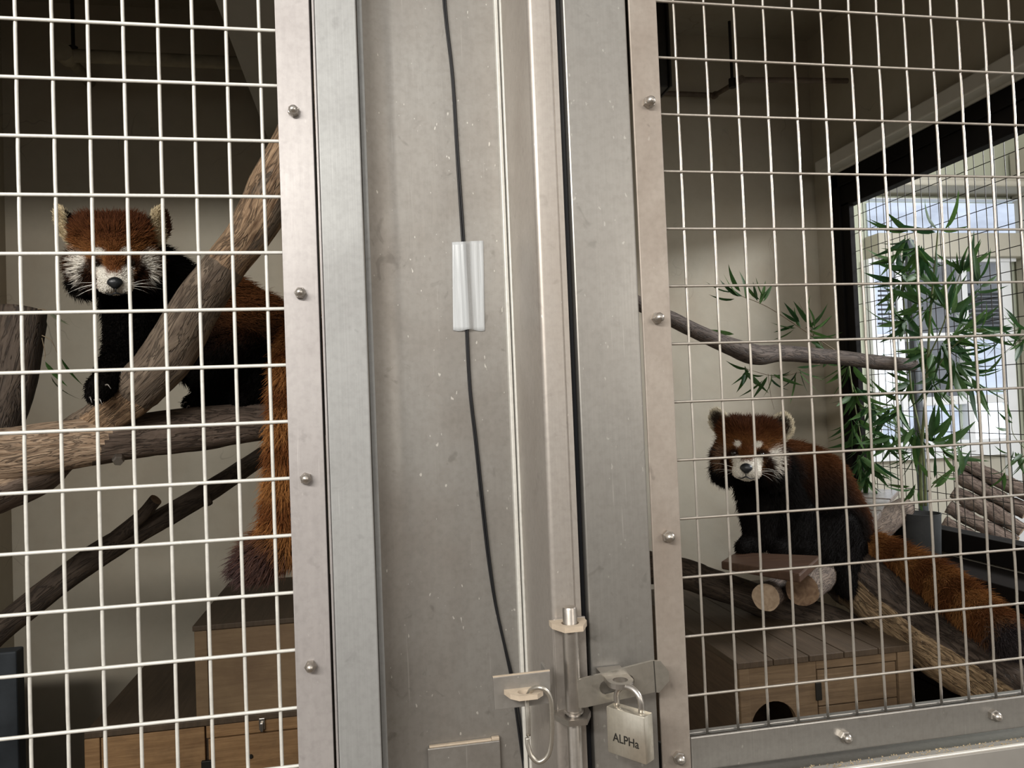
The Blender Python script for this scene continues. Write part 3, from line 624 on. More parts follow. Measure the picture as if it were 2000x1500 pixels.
for px, py, n, ang in ((1660, 710, 6, (180, 330)), (1672, 760, 9, (180, 380)), (1700, 785, 9, (190, 370)), (1740, 790, 8, (170, 350)), (1668, 820, 9, (190, 350)), (1690, 850, 10, (180, 370)), (1720, 850, 8, (200, 370)), (1680, 890, 10, (200, 350)), (1705, 900, 9, (210, 360)), (1692, 925, 7, (220, 320))):
    spray(b2, px, py, W2, n, (45, 75), ang, 0.5)
b3 = thing('bamboo_sprig', 'thin bamboo sprig spreading over the wall above the perch branch', 'branch', at(1600, 690, 1.9))
W3 = lambda px, py: at(px, py, 1.95+random.uniform(-0.04, 0.04))
W3s = lambda px, py: at(px, py, 1.95)
stem(b3, [(1640, 690), (1570, 645), (1500, 600), (1440, 575)], 0.0017, W3s, 'stem', 'twig'); stem(b3, [(1590, 655), (1575, 620), (1560, 590)], 0.0012, W3s, 'stem', 'twig')
stem(b3, [(1640, 690), (1580, 720), (1520, 735), (1455, 720)], 0.0015, W3s, 'stem', 'twig'); stem(b3, [(1500, 730), (1505, 770), (1512, 800)], 0.0008, W3s, 'stem', 'twig')
for px, py, n, ang in ((1452, 582, 4, (90, 170)), (1485, 590, 6, (40, 140)), (1440, 575, 2, (150, 200)), (1560, 640, 6, (100, 220)), (1585, 640, 8, (30, 150)), (1575, 650, 6, (-40, 60)), (1460, 715, 7, (150, 320)), (1500, 735, 6, (170, 340)), (1555, 720, 9, (180, 380)), (1440, 655, 1, (150, 170)), (1610, 715, 5, (-20, 120))):
    spray(b3, px, py, W3, n, (38, 62), ang, 0.1)
b4 = thing('bamboo_sprig', 'bamboo sprig reaching in from the right edge halfway up the window', 'branch', atX(2040, 640, 1.38))
W4s = lambda px, py: atX(px, py, 1.38)
stem(b4, [(2060, 630), (2010, 640), (1960, 650)], 0.0015, W4s); stem(b4, [(2010, 640), (1990, 665), (1960, 690)], 0.001, W4s)
for px, py, n, ang in ((1990, 640, 4, (100, 250)), (1995, 670, 4, (150, 260)), (1960, 650, 3, (160, 330)), (2015, 640, 4, (120, 300))): spray(b4, px, py, WX(), n, (40, 60), ang, 0.1)
b5 = thing('bamboo_sprig', 'low bamboo sprig at the right edge above the window sill', 'branch', atX(2050, 880, 1.38))
stem(b5, [(2060, 870), (2010, 885), (1965, 915)], 0.0015, W4s); stem(b5, [(2010, 885), (1980, 850), (1975, 815)], 0.001, W4s)
for px, py, n, ang in ((1985, 885, 6, (170, 330)), (2005, 890, 6, (190, 320)), (1965, 915, 3, (190, 290)), (1975, 830, 3, (90, 200))): spray(b5, px, py, WX(), n, (36, 56), ang, 0.1)
b6 = thing('leaf_sprig', 'wilted sprig with drooping leaves hanging from the upright sawn branch', 'branch', at(80, 640, 1.31))
W6 = lambda px, py: at(px, py, 1.29)
stem(b6, [(82, 655), (100, 665), (112, 690), (120, 705)], 0.0008, W6, 'stem', 'twig'); stem(b6, [(82, 660), (88, 690), (86, 705)], 0.0007, W6, 'stem', 'twig')
stem(b6, [(74, 604), (90, 606), (108, 625)], 0.0008, W6, 'stem', 'twig')
for (x, y), (x2, y2), pl in (((88, 706), (128, 760), False), ((100, 735), (130, 795), True), ((120, 700), (156, 758), False), ((92, 606), (134, 640), True), ((104, 616), (130, 638), True)):
    a, b = at(x, y, 1.29), at(x2, y2, 1.285); leaf(b6, a, b-a, (b-a).length, pl, random.uniform(-0.5, 0.5))

# ------------------------------------------------------------------ front steelwork
ZT, ZBm = H+0.735, 0.0
def XY(px, Y, py=750): return at(px, py, Y).x
YLm, YRm = 0.80, 0.7035
def wire_mesh(vx, hz, y, r, z0, z1, x0, x1, mat, parent):
    """crimped uprights behind straight cross wires; every wire a part"""
    pts = []; zs = sorted(hz)
    for z in [z0]+[q for h in zs for q in (h-0.010, h, h+0.010)]+[z1]:
        pts.append((0, (r*0.55 if any(abs(z-h) < 1e-6 for h in zs) else r*0.15), z))
    o = MB().tube(pts, r, 8).build('upright_wire', M[mat], parent, 0, 'full')
    for i, x in enumerate(vx):
        if i == 0: o.matrix_basis = Matrix.Translation((x, y, 0)); o.parent = parent; o.matrix_parent_inverse = parent.matrix_basis.inverted()
        else: copy_part(o, (x, y, 0), parent)
    pts = [(x0+(x1-x0)*k/60, 0, 0) for k in range(61)]
    o = MB().tube(pts, r, 8).build('cross_wire', M[mat], parent, 0, 'full')
    for i, z in enumerate(hz):
        if i == 0: o.matrix_basis = Matrix.Translation((0, y-r, z))
        else: copy_part(o, (0, y-r, z), parent)
def capnut():
    mb = MB().lathe([(0.0058, 0.0), (0.0060, 0.0045), (0.0052, 0.0055)], (0, 0, 0), (0, -1, 0), 6)
    mb.lathe([(0.0047, 0.005)]+[(0.0047*math.cos(a), 0.0068+0.0047*math.sin(a)) for a in np.linspace(0, PI/2, 6)], (0, 0, 0), (0, -1, 0), 16)
    me = mb.mesh('cap_nut'); me.materials.append(M['nut'])
    autosmooth(me, 0.6); me.polygons.foreach_set('use_smooth', [True]*len(me.polygons)); return me
NUT = capnut()
def nut(parent, p):
    o = bpy.data.objects.new('cap_nut', NUT); link(o, parent); o.matrix_basis = Matrix.Translation(p) @ Matrix.Rotation(random.uniform(0, PI/3), 4, 'Y'); return o

# left fixed mesh panel
sx0, sx1 = -0.0825, -0.0485
lp_ = thing('mesh_panel', 'fixed wire mesh panel with pale galvanised edge strip left of the steel post', 'mesh panel', (sx0, 0.80, H-0.66))
MB().box(sx0, sx1, 0.790, 0.7935, H-0.66, ZT).build('edge_strip', M['strip'], lp_, 0.0008)
MB().box(sx0+0.004, sx1+0.001, 0.7936, 0.806, H-0.66, ZT).build('backing_bar', M['dark'], lp_)
hzL = [H+0.38904-i*0.05656 for i in range(-7, 19)]
wire_mesh([-0.32368+i*0.03211 for i in range(-10, 9) if -0.32368+i*0.03211 < sx0+0.012], hzL, 0.7975, 0.0018, H-0.66, ZT, -0.66, sx0+0.012, 'wire_pale', lp_)
for px, py in ((574, 219), (587, 573), (598, 934), (607, 1300), (567, -135)): nut(lp_, at(px, py, 0.790))

# steel post
post = MB()
cx0, cx1 = -0.0430, -0.0020
post = struct('pillar_front', MB().box(cx0, cx1, 0.783, 0.86, 0, ZT+0.02), 'channel', 0.0014, label='wide folded steel post between the two mesh panels')
MB().box(cx0-0.0030, cx0-0.0006, 0.788, 0.86, 0, ZT).build('edge_flange', M['strip'], post, 0.0006)
MB().box(cx1+0.0004, cx1+0.0062, 0.802, 0.856, 0, ZT).build('edge_flange', M['channel'], post, 0.0008)
MB().prism([(0.0030+0.034*k/14, 0.834+0.014*math.sin(PI/2*k/14), 0) for k in range(15)]+[(0.170, 0.848, 0), (0.170, 0.856, 0), (0.0030, 0.856, 0)], (0, 0, ZT)).build('back_plate', M['plate'], post, 0, 0.5)
MB().box(0.1512, 0.1555, 0.840, 0.850, 0, ZT).box(0.1566, 0.1592, 0.836, 0.850, 0, ZT).build('weld_lip', M['wire_pale'], post, 0.0012)
# proud jamb: inner face, rolled nose, front face with a step
prof = [(0.1590, 0.845), (0.1575, 0.7055)]
for a in np.linspace(PI, PI/2*3, 6)[1:]: prof.append((0.1625+0.005*math.cos(a), 0.7055+0.0055*math.sin(a)))
prof += [(0.1790, 0.7000), (0.1793, 0.7012), (0.1803, 0.7012), (0.1806, 0.7000), (0.1855, 0.7000), (0.1855, 0.845)]
MB().prism([(x, y, 0) for x, y in prof], (0, 0, ZT)).build('jamb', M['jamb'], post, 0, 0.5)
MB().box(0.1857, 0.1925, 0.712, 0.80, 0, ZT).build('gap_shade', M['gap_black'], post)  # black filler standing in for the dark depth of the gap
# cable, tape, cover plate
cps = [(857, -260), (866, -40), (872, 40), (884, 150), (893, 300), (902, 430), (908, 520), (912, 640), (918, 760), (929, 860), (942, 980), (955, 1090), (969, 1180), (985, 1260), (1000, 1330), (1012, 1400), (1022, 1470), (1030, 1540)]
cab = thing('cable', 'thin black twin cable running down the steel post', 'cable', at(*cps[0], 0.845))
for s_, wob, r in ((-1, 0.0, 0.00135), (1, 1.7, 0.0011)):
    P = [at(x+s_*(1.6+1.6*math.sin(i*1.3+wob)*(0.3 if i < 12 else 1.0)), y, 0.8455-0.001*s_) for i, (x, y) in enumerate(cps)]
    S = spline([tuple(p) for p in P], 90); MB().tube([Vector(s) for s in S], r, 8).build('cord', M['cable'], cab, 0, 'full')
V = []; Fc = []; nu, nv = 22, 24
for j in range(nv+1):
    for i in range(nu+1):
        u, v = i/nu, j/nv
        px = (883+2*v)+(61+1*v)*u; py = 473+(172)*v+2*math.sin(u*9)*(v > 0.97)-3*u*(1-v)
        lift = 0.0005+0.0052*math.exp(-((u-(0.36+0.12*v))/0.16)**2)+0.0010*abs(noise.noise(Vector((u*7, v*1.5, 3))))
        V.append(at(px, py, 0.8478-lift))
Fc = [(j*(nu+1)+i, j*(nu+1)+i+1, (j+1)*(nu+1)+i+1, (j+1)*(nu+1)+i) for j in range(nv) for i in range(nu)]
me = mesh_from(V, Fc, 'tape'); tp = obj('tape', me, M['tape'], None, True); tag(tp, 'strip of frosted clear tape holding the cable to the post', 'tape')
sol = tp.modifiers.new('thick', 'SOLIDIFY'); sol.thickness = 0.0003
q = [at(835, 1463, 0.842), at(977, 1447, 0.842)]
cp = MB().box(q[0].x, q[1].x, 0.842, 0.8478, 0.55, q[0].z).build('cover_plate', M['plate'], None, 0.0012)
tag(cp, 'small square steel cover plate low on the post', 'plate')
q0 = q[0]; MB().box(q0.x+0.002, q[1].x-0.009, 0.8425, 0.8475, q0.z-0.0002, q0.z+0.0022).box(q[1].x-0.009, q[1].x-0.0005, 0.8425, 0.8475, q0.z-0.0002, q0.z+0.0036).build('sealant_bead', M['dusty'], cp, 0.0008)

# mesh door on the right
dz0 = at(1350, 1440, 0.70).z; dz1 = at(1350, 1507, 0.70).z; DX = 0.99
dr_ = thing('mesh_door', 'mesh cage door with steel stile and riveted bottom rail, locked by the padlock', 'door', (0.193, 0.72, dz1))
MB().box(0.1932, 0.2562, 0.702, 0.745, dz1-0.3, ZT-0.01).build('stile', M['stile'], dr_, 0.0015)
MB().box(0.2564, 0.2582, 0.712, 0.74, dz1-0.3, ZT-0.01).build('gap_shade_strip', M['gap_black'], dr_)  # dark strip painting the shade between stile and edge strip
MB().box(0.2584, 0.2872, 0.700, 0.7028, dz1, ZT-0.01).build('edge_strip', M['strip_brown'], dr_, 0.0008)
MB().box(0.2876, DX, 0.6995, 0.7025, dz1, dz0).build('bottom_rail', M['stile'], dr_, 0.0012)
MB().box(0.289, DX, 0.7105, 0.717, dz0-0.004, dz0-0.0005).build('rail_lip', M['stile'], dr_, 0.0008)
MB().box(0.2584, DX, 0.7045, 0.7095, dz1, dz0-0.004).build('backing_bar', M['dark'], dr_)
MB().box(DX, DX+0.03, 0.700, 0.7028, dz1, ZT-0.01).build('edge_strip', M['strip_brown'], dr_, 0.0008)
hzR = [H+0.39306-i*0.05656 for i in range(-7, 13)]
wire_mesh([0.30801+i*0.03211 for i in range(22)], hzR, 0.7075, 0.00135, dz0-0.003, ZT-0.012, 0.280, DX+0.01, 'wire_grey', dr_)
for px, py in ((1266, 202), (1283, 622), (1303, 1047), (1324, 1478), (1250, -190)): nut(dr_, at(px, py, 0.700))
for px, py in ((1647, 1437), (1938, 1395), (2200, 1358)): nut(dr_, at(px, py, 0.6995))
# sill under the door
e1 = at(1597, 1497, 0.690).z; e2 = at(1690, 1498, 0.672).z
sill = struct('trim_sill', MB().box(0.195, 1.3, 0.690, 0.74, e1-0.30, e1-0.004), 'stile', 0.001)
MB().box(0.29, 1.3, 0.6892, 0.6908, e1-0.004, e1).build('edge', M['white_edge'], sill)
MB().box(0.262, 1.3, 0.672, 0.6888, e2-0.30, e2-0.001).build('front_cover', M['grey_trim'], sill, 0.0015)
MB().box(0.262, 1.3, 0.6705, 0.6745, e2-0.0009, e2+0.0018).build('edge', M['white_edge'], sill, 0.0008)
hb = MB()
for k in range(900):
    x = random.uniform(0.29, 1.0); y = random.choice((random.uniform(0.692, 0.6985), random.uniform(0.6755, 0.688))); z = e1-0.0035 if y > 0.69 else e2-0.0008
    a = random.uniform(0, PI); l = random.uniform(0.0008, 0.003); d = Vector((math.cos(a), math.sin(a)*0.5, random.uniform(0, 0.4)))*l; r = random.uniform(0.0003, 0.0008)
    p = Vector((x, y, z)); s2 = Vector((-d.y, d.x, 0)).normalized()*r
    hb.add([p-s2, p+s2, p+d, p+Vector((0, 0, r*1.6))+d*0.5], [(0, 1, 3), (1, 2, 3), (2, 0, 3)])
o = hb.build('debris', M['hay'], sill); o['kind'] = 'stuff'

# ------------------------------------------------------------------ latch
YT = 0.6835
def Zp(px, py, Y): return at(px, py, Y).z
tx = at(1117, 1300, YT).x; t0, t1 = Zp(1113, 1228, YT), Zp(1122, 1392, YT)
latch = thing('bolt_latch', 'upright steel bolt latch on the post edge with a swung hasp strap', 'latch', (tx, YT, t1))
MB().box(at(1084, 1300, 0.6985).x, at(1146, 1300, 0.6985).x, 0.6965, 0.6998, t1-0.002, t0+0.006).build('back_plate', M['jamb'], latch, 0.0006)
MB().lathe([(0.0076, 0), (0.0076, t0-t1)], (tx, YT, t1), (0, 0, 1), 28).lathe([(0.0090, 0.0), (0.0090, 0.0015), (0.0076, 0.002)], (tx, YT, t1+0.001), (0, 0, 1), 28).build('knuckle_tube', M['nut'], latch, 0, 0.5)
zt2 = Zp(1116, 1184, YT)
MB().lathe([(0.0066, 0.55-0), (0.0066, zt2-0.002), (0.0058, zt2-0.0004), (0.0045, zt2), (0.0, zt2)], (tx, YT, 0), (0, 0, 1), 24).build('bolt_rod', M['nut'], latch, 0, 0.5)
def ring_plate(zc, th, name):
    a = [(-0.0165, 0.014), (-0.0165, 0.003), (-0.0085, -0.0135), (0.0085, -0.0135), (0.0165, 0.003), (0.0165, 0.014)]
    outer = [(tx+x, YT+y, zc) for x, y in a]; hole = [(tx+0.0080*math.cos(k*2*PI/24), YT+0.0080*math.sin(k*2*PI/24), zc) for k in range(24)]
    return obj(name, plate_with_holes(outer, [hole], (0, 0, th)), M['dusty' if zc > t0-0.01 else 'nut'], latch)
ring_plate(t0+0.0005, 0.0048, 'eye_plate'); ring_plate(t1-0.0065, 0.0052, 'eye_plate')
YS = 0.6765
strap_px = [(1126, 1330), (1140, 1325), (1274, 1291), (1290, 1291), (1306, 1311), (1307, 1330), (1287, 1353), (1278, 1352), (1143, 1382), (1128, 1383)]
sl = []
for cx_, cy_, a0 in ((1182, 1343, PI/2), (1228, 1331, -PI/2)):
    for k in range(9): 
        a = a0+PI*k/8; sl.append(at(cx_+11*math.cos(a), cy_-13*math.sin(a), YS))
me = plate_with_holes([at(x, y, YS) for x, y in strap_px], [sl], (0, 0.0028, 0))
strap = obj('hasp_strap', me, M['latch'], latch)
MB().tube([at(1277, 1291, YS-0.0002), at(1281, 1352, YS-0.0002)], 0.0004, 6).build('bend_line', M['dark'], strap)
# staple of the door that pokes through the strap
sc_ = at(1212, 1338, 0.664); R0, R1 = 0.0122, 0.0068
Vs = [(sc_.x+R0*math.cos(a)*0.95, sc_.y+R0*math.sin(a), sc_.z) for a in np.linspace(PI, 2*PI, 15)]
Vs = [(Vs[0][0], 0.7005, sc_.z)]+Vs+[(Vs[-1][0], 0.7005, sc_.z)]
hole = [(sc_.x+R1*math.cos(k*2*PI/20), sc_.y+R1*math.sin(k*2*PI/20), sc_.z) for k in range(20)]
obj('staple', plate_with_holes(Vs, [hole], (0, 0, 0.0046)), M['nut'], dr_)

# ------------------------------------------------------------------ padlock
A = at(1183, 1379, 0.664); B = atZ(1258, 1401, A.z)
rt = (B-A); W = rt.length; rt.normalize(); bk = Vector((-rt.y, rt.x, 0)); dn = Vector((0, 0, -1)); HB = 0.0405; DB = 0.0135
pl = thing('padlock', 'small steel padlock hanging from the hasp staple', 'padlock', A+dn*HB)
MB().prism([A, B, B+bk*DB, A+bk*DB], dn*HB).build('body', M['lock'], pl, 0.0014, 0.6)
mid = A+rt*W*0.5+bk*DB*0.5
sr = 0.0026; hw = W*0.32; top = Zp(1228, 1331, 0.664)-A.z
P = [mid-rt*hw-Vector((0, 0, 0.002)), mid-rt*hw+Vector((0, 0, 0.004))]
for a in np.linspace(PI, 0, 15): P.append(mid+rt*hw*math.cos(a)+Vector((0, 0, top-hw*0.9+hw*0.9*math.sin(a))))
P += [mid+rt*hw+Vector((0, 0, 0.004)), mid+rt*hw-Vector((0, 0, 0.002))]
MB().tube(P, sr, 14).build('shackle', M['nut'], pl, 0, 'full')
fc = bpy.data.curves.new('lettering', 'FONT'); fc.body = 'ALPHa'; fc.size = 0.0105; fc.extrude = 0.00012; fc.align_x = 'CENTER'; fc.offset = 0.0001
fo = bpy.data.objects.new('lettering', fc); COL.objects.link(fo)
dg = bpy.context.evaluated_depsgraph_get(); me = bpy.data.meshes.new_from_object(fo.evaluated_get(dg)); bpy.data.objects.remove(fo)
tl = A+rt*W*0.50+dn*0.0285-bk*0.0001
for v in me.vertices:
    x, y, z = v.co; v.co = tl+rt*(x*0.92)+Vector((0, 0, 1))*y-bk*z
obj('lettering', me, M['dark'], pl)

# ------------------------------------------------------------------ angle bracket and wire hook
YA = 0.674
br = thing('angle_bracket', 'steel angle bracket with a pierced lug beside the latch', 'bracket', at(1018, 1386, YA))
pz = [at(x, y, YA) for x, y in ((963, 1324), (1074, 1311), (1076, 1374), (967, 1387))]
MB().prism(pz, (0, 0.0026, 0)).build('plate', M['plate'], br, 0.0004)
xr = pz[1].x; MB().box(xr-0.0028, xr, YA+0.0026, 0.6999, pz[2].z+0.001, pz[1].z).build('side_leg', M['plate'], br, 0.0004)
MB().prism([pz[0]+Vector((0, 0, 0.0001)), pz[1]+Vector((0, 0, 0.0001)), pz[1]+Vector((0, 0.0024, 0.0001)), pz[0]+Vector((0, 0.0024, 0.0001))], (0, 0, 0.0008)).build('weld_dust', M['dusty'], br)
lz = at(1028, 1362, 0.662).z; lx = at(1028, 1362, 0.662).x
lug = [(lx-0.0175, YA), (lx-0.0140, YA-0.012), (lx-0.0075, YA-0.019), (lx+0.0085, YA-0.019), (lx+0.0150, YA-0.012), (lx+0.0150, YA)]
hole = [(lx-0.001+0.0062*math.cos(k*2*PI/20), YA-0.010+0.0055*math.sin(k*2*PI/20), lz) for k in range(20)]
obj('lug', plate_with_holes([(x, y, lz) for x, y in lug], [hole], (0, 0, 0.0042)), M['dusty'], br)
hk = [(1032, 1437, .662), (1031, 1400, .663), (1029, 1372, .665), (1031, 1358, .664), (1040, 1346, .657), (1055, 1343, .651), (1069, 1352, .650), (1076, 1370, .650), (1078, 1410, .651), (1077, 1450, .652), (1070, 1476, .653), (1053, 1488, .655), (1038, 1477, .657), (1031, 1455, .659), (1030, 1441, .660)]
S = spline([tuple(at(*q)) for q in hk], 80)
tag(MB().tube([Vector(s) for s in S], 0.0021, 10).build('wire_hook', M['latch'], None, 0, 'full'), 'long bent wire hook hanging from the pierced lug', 'hook')

# ------------------------------------------------------------------ red pandas
def smoothstep(a, b, x): t = np.clip((x-a)/(b-a), 0, 1); return t*t*(3-2*t)
ICO = None
def ico():
    global ICO
    if ICO is None:
        bm = bmesh.new(); bmesh.ops.create_icosphere(bm, subdivisions=3, radius=1); bm.verts.ensure_lookup_table()
        ICO = (np.array([v.co for v in bm.verts]), [tuple(v.index for v in f.verts) for f in bm.faces]); bm.free()
    return ICO
class Panda:
    def __init__(s, name, label, root_loc):
        s.root = thing(name, label, 'red panda', root_loc, None); s.v = []; s.f = []; s.n = 0; s.caps = []
    def ell(s, c, ax):
        V, Fc = ico(); P = np.array(c)+V @ np.array(ax); s.v.append(P); s.f += [tuple(i+s.n for i in q) for q in Fc]; s.n += len(P)
    def chain(s, rows, part):
        """rows px,py,Y,r_px"""
        Q = []
        for px, py, Y, r in rows:
            p = at(px, py, Y); Q.append((p.x, p.y, p.z, r*mpp(p)))
        for a, b in zip(Q[:-1], Q[1:]):
            a, b = np.array(a), np.array(b); L = np.linalg.norm(b[:3]-a[:3]); k = max(2, int(L/(0.35*min(a[3], b[3])))+1)
            for t in np.linspace(0, 1, k):
                q = a+(b-a)*t; s.ell(q[:3], np.eye(3)*q[3])
            s.caps.append((a, b, part))
    def head(s, px, py, Y, scale, yaw, pitch, roll):
        o = at(px, py, Y); f = (CAM-o).normalized(); r = (CR-f*CR.dot(f)).normalized(); u = (CU-f*CU.dot(f)-r*CU.dot(r)).normalized()
        c, q = math.cos(pitch), math.sin(pitch); f, u = f*c-u*q, u*c+f*q
        c, q = math.cos(yaw), math.sin(yaw); f, r = f*c+r*q, r*c-f*q
        c, q = math.cos(roll), math.sin(roll); r, u = r*c+u*q, u*c-r*q
        s.ho = np.array(o); s.hm = np.array([r, f, u]); s.hs = scale/1000.0        # local mm -> world
        E = lambda c, rad: s.ell(s.H(c), np.diag(rad)*s.hs @ s.hm)
        E((0, -8, 6), (62, 58, 52)); E((0, 14, 22), (44, 38, 30))
        for k in (-1, 1):
            E((k*40, 2, -20), (33, 36, 32)); E((k*26, 34, -10), (22, 20, 22)); E((k*14, 62, -42), (15, 22, 15))
        for k in (-1, 1): E((k*30, -8, 31), (33, 40, 28)); E((k*38, -10, -48), (36, 36, 28))
        E((0, 50, -32), (27, 36, 23)); E((0, 38, -8), (22, 28, 22)); E((0, 70, -34), (18, 18, 14)); E((0, 50, -52), (18, 22, 10)); E((0, -20, -30), (48, 46, 44))
    def H(s, p): return s.ho+(np.array(p, float)*s.hs) @ s.hm
    def ear(s, c, w, h, out, fwd, th=10):
        """flat cupped ear: c local mm, out = tilt of the long axis outwards (deg), fwd = turn of its face outwards (deg)"""
        sg = 1 if c[0] > 0 else -1; a = math.radians(out)*sg; b = math.radians(fwd)*sg
        up = np.array([math.sin(a), 0, math.cos(a)]); nrm = np.array([math.sin(b), math.cos(b), 0]); sd = np.cross(up, nrm); sd /= np.linalg.norm(sd); nrm = np.cross(sd, up)
        s.ears.append((np.array(c, float), up, sd, nrm, w, h))
        V, Fc = ico(); L = V*np.array([w, th, h])
        L[:, 1] += np.where(V[:, 1] > 0, -1, 0.2)*th*1.0*(1-(V[:, 0]**2+V[:, 2]**2)).clip(0)          # hollow the front
        tz = np.clip(V[:, 2], -1, 1); L[:, 0] *= 1-0.28*np.clip(tz, 0, 1)
        P = np.array(c)+L[:, :1]*sd+L[:, 1:2]*nrm+L[:, 2:]*up
        s.v.append(s.ho+(P*s.hs) @ s.hm); s.f += [tuple(i+s.n for i in q) for q in Fc]; s.n += len(P)
    ears = None
    def finish(s, vox, colour, nfur, seed):
        me = mesh_from(np.vstack(s.v), s.f, 'body'); o = bpy.data.objects.new('tmp', me); COL.objects.link(o)
        m = o.modifiers.new('r', 'REMESH'); m.mode = 'VOXEL'; m.voxel_size = vox; m.use_smooth_shade = True
        m = o.modifiers.new('s', 'SMOOTH'); m.factor = 0.5; m.iterations = 5
        dg = bpy.context.evaluated_depsgraph_get(); body = bpy.data.meshes.new_from_object(o.evaluated_get(dg)); bpy.data.objects.remove(o)
        n = len(body.vertices); co = np.empty(n*3, np.float32); body.vertices.foreach_get('co', co); co = co.reshape(-1, 3).astype(float)
        no = np.empty(n*3, np.float32); body.vertices.foreach_get('normal', no); no = no.reshape(-1, 3)
        col = colour(co, np.random.default_rng(seed))[0]
        ca = body.attributes.new('fur_col', 'FLOAT_COLOR', 'POINT'); ca.data.foreach_set('color', np.hstack([col*0.8, np.ones((n, 1))]).astype(np.float32).ravel())
        s.body = obj('body', body, M['skin'], s.root, True)
        # fur: area-weighted samples on the faces
        body.calc_loop_triangles(); T = np.empty(len(body.loop_triangles)*3, np.int32); body.loop_triangles.foreach_get('vertices', T); T = T.reshape(-1, 3)
        a, b, c = co[T[:, 0]], co[T[:, 1]], co[T[:, 2]]; ar = np.linalg.norm(np.cross(b-a, c-a), axis=1)
        # only what can face the light or the viewer, denser on the head
        cen = (a+b+c)/3; hd = np.linalg.norm(cen-s.ho, axis=1) < 0.105*s.hs*1000
        ar = ar*np.where(hd, 3.0, 1.0); g = np.random.default_rng(seed+1)
        idx = g.choice(len(T), nfur, p=ar/ar.sum()); r1 = np.sqrt(g.random(nfur)); r2 = g.random(nfur)
        wts = np.stack([1-r1, r1*(1-r2), r1*r2], 1)[:, :, None]
        p = (co[T[idx]]*wts).sum(1); nn = (no[T[idx]]*wts).sum(1); nn /= np.linalg.norm(nn, axis=1)[:, None]
        col, ln, flow, lift = colour(p, g)
        flow = flow-nn*(flow*nn).sum(1)[:, None]; flow /= np.linalg.norm(flow, axis=1)[:, None]+1e-6
        jit = g.normal(0, 0.22, (nfur, 3)); d = nn*lift[:, None]+flow*(1-lift)[:, None]+jit; d /= np.linalg.norm(d, axis=1)[:, None]
        ln = ln*g.uniform(0.6, 1.25, nfur)
        pts = np.empty((nfur, 4, 3)); pts[:, 0] = p-nn*0.001
        d2 = d+flow*0.25+np.array([0, 0, -0.10]); d2 /= np.linalg.norm(d2, axis=1)[:, None]
        pts[:, 1] = p+d*(ln*0.33)[:, None]; pts[:, 2] = pts[:, 1]+d2*(ln*0.34)[:, None]
        d3 = d2+flow*0.2+np.array([0, 0, -0.14]); d3 /= np.linalg.norm(d3, axis=1)[:, None]; pts[:, 3] = pts[:, 2]+d3*(ln*0.33)[:, None]
        hc = bpy.data.hair_curves.new('fur'); hc.add_curves([4]*nfur)
        hc.attributes['position'].data.foreach_set('vector', pts.astype(np.float32).ravel())
        ra = hc.attributes.get('radius') or hc.attributes.new('radius', 'FLOAT', 'POINT')
        rr = np.tile(np.array([0.00042, 0.00040, 0.00030, 0.00006], np.float32), nfur); ra.data.foreach_set('value', rr)
        cc = np.repeat(col*g.uniform(0.72, 1.22, (nfur, 1)), 4, axis=0); cc = np.hstack([cc, np.ones((len(cc), 1))])
        fa = hc.attributes.new('fur_col', 'FLOAT_COLOR', 'POINT'); fa.data.foreach_set('color', cc.astype(np.float32).ravel())
        hc.materials.append(M['fur']); fo = bpy.data.objects.new('fur', hc); link(fo, s.body); fo['kind'] = 'stuff'; s.furo = fo
    def face(s, wh):
        def ellobj(name, c, rad, mat, parent=None, squash=None):
            V, Fc = ico(); L = V*np.array(rad)
            if squash: L[:, 0] *= 1-squash*np.clip(-V[:, 2], 0, 1)
            P = s.ho+((np.array(c)+L)*s.hs) @ s.hm; me = mesh_from(P, Fc, name)
            bm = bmesh.new(); bm.from_mesh(me); bmesh.ops.recalc_face_normals(bm, faces=bm.faces); bm.to_mesh(me); bm.free()
            return obj(name, me, M[mat], parent or s.body, True)
        for k in (-1, 1): ellobj('eye', (k*26.5, 50.5, -7), (6.8, 6.0, 6.2), 'eye')
        nz = ellobj('nose', (0, 86, -33), (12.5, 8.5, 10.5), 'nose', None, 0.45)
        mth = [s.H(q) for q in ((-17, 76, -52), (-9, 84, -53.5), (0, 88.5, -49.5), (9, 84, -53.5), (17, 76, -52))]
        S = spline([tuple(q) for q in mth], 24); MB().tube([Vector(q) for q in S], [0.0006+0.0008*math.sin(PI*i/23) for i in range(24)], 6).tube([Vector(s.H((0, 91, -41))), Vector(s.H((0, 88.5, -50)))], 0.0009, 6).build('mouth', M['nose'], s.body, 0, 'full')
        mb = MB()
        for k in (-1, 1):
            for i in range(wh):
                a = random.uniform(-0.5, 0.35); p0 = np.array([k*random.uniform(16, 24), random.uniform(66, 74), random.uniform(-44, -34)]); L = random.uniform(30, 58)
                p1 = p0+np.array([k*math.cos(a)*0.6*L, -4, math.sin(a)*0.6*L]); p2 = p0+np.array([k*math.cos(a)*L, -14, math.sin(a)*L-5])
                S = spline([s.H(p0), s.H(p1), s.H(p2)], 8); mb.tube([Vector(q) for q in S], [0.00035*(1-0.75*i_/7) for i_ in range(8)], 4)
        o = mb.build('whiskers', M['whisker'], s.body, 0, 'full'); o['kind'] = 'stuff'
    def claws(s, lst):
        for px, py, Y, dx, dy in lst:
            a = at(px, py, Y); b = at(px+dx, py+dy, Y-0.006); c_ = (a+b)/2+Vector((0, -0.002, 0.003))
            S = spline([tuple(a), tuple(c_), tuple(b)], 8); MB().tube([Vector(q) for q in S], [0.0016*(1-0.85*i/7) for i in range(8)], 7).build('claw', M['horn'], s.body, 0, 'full')
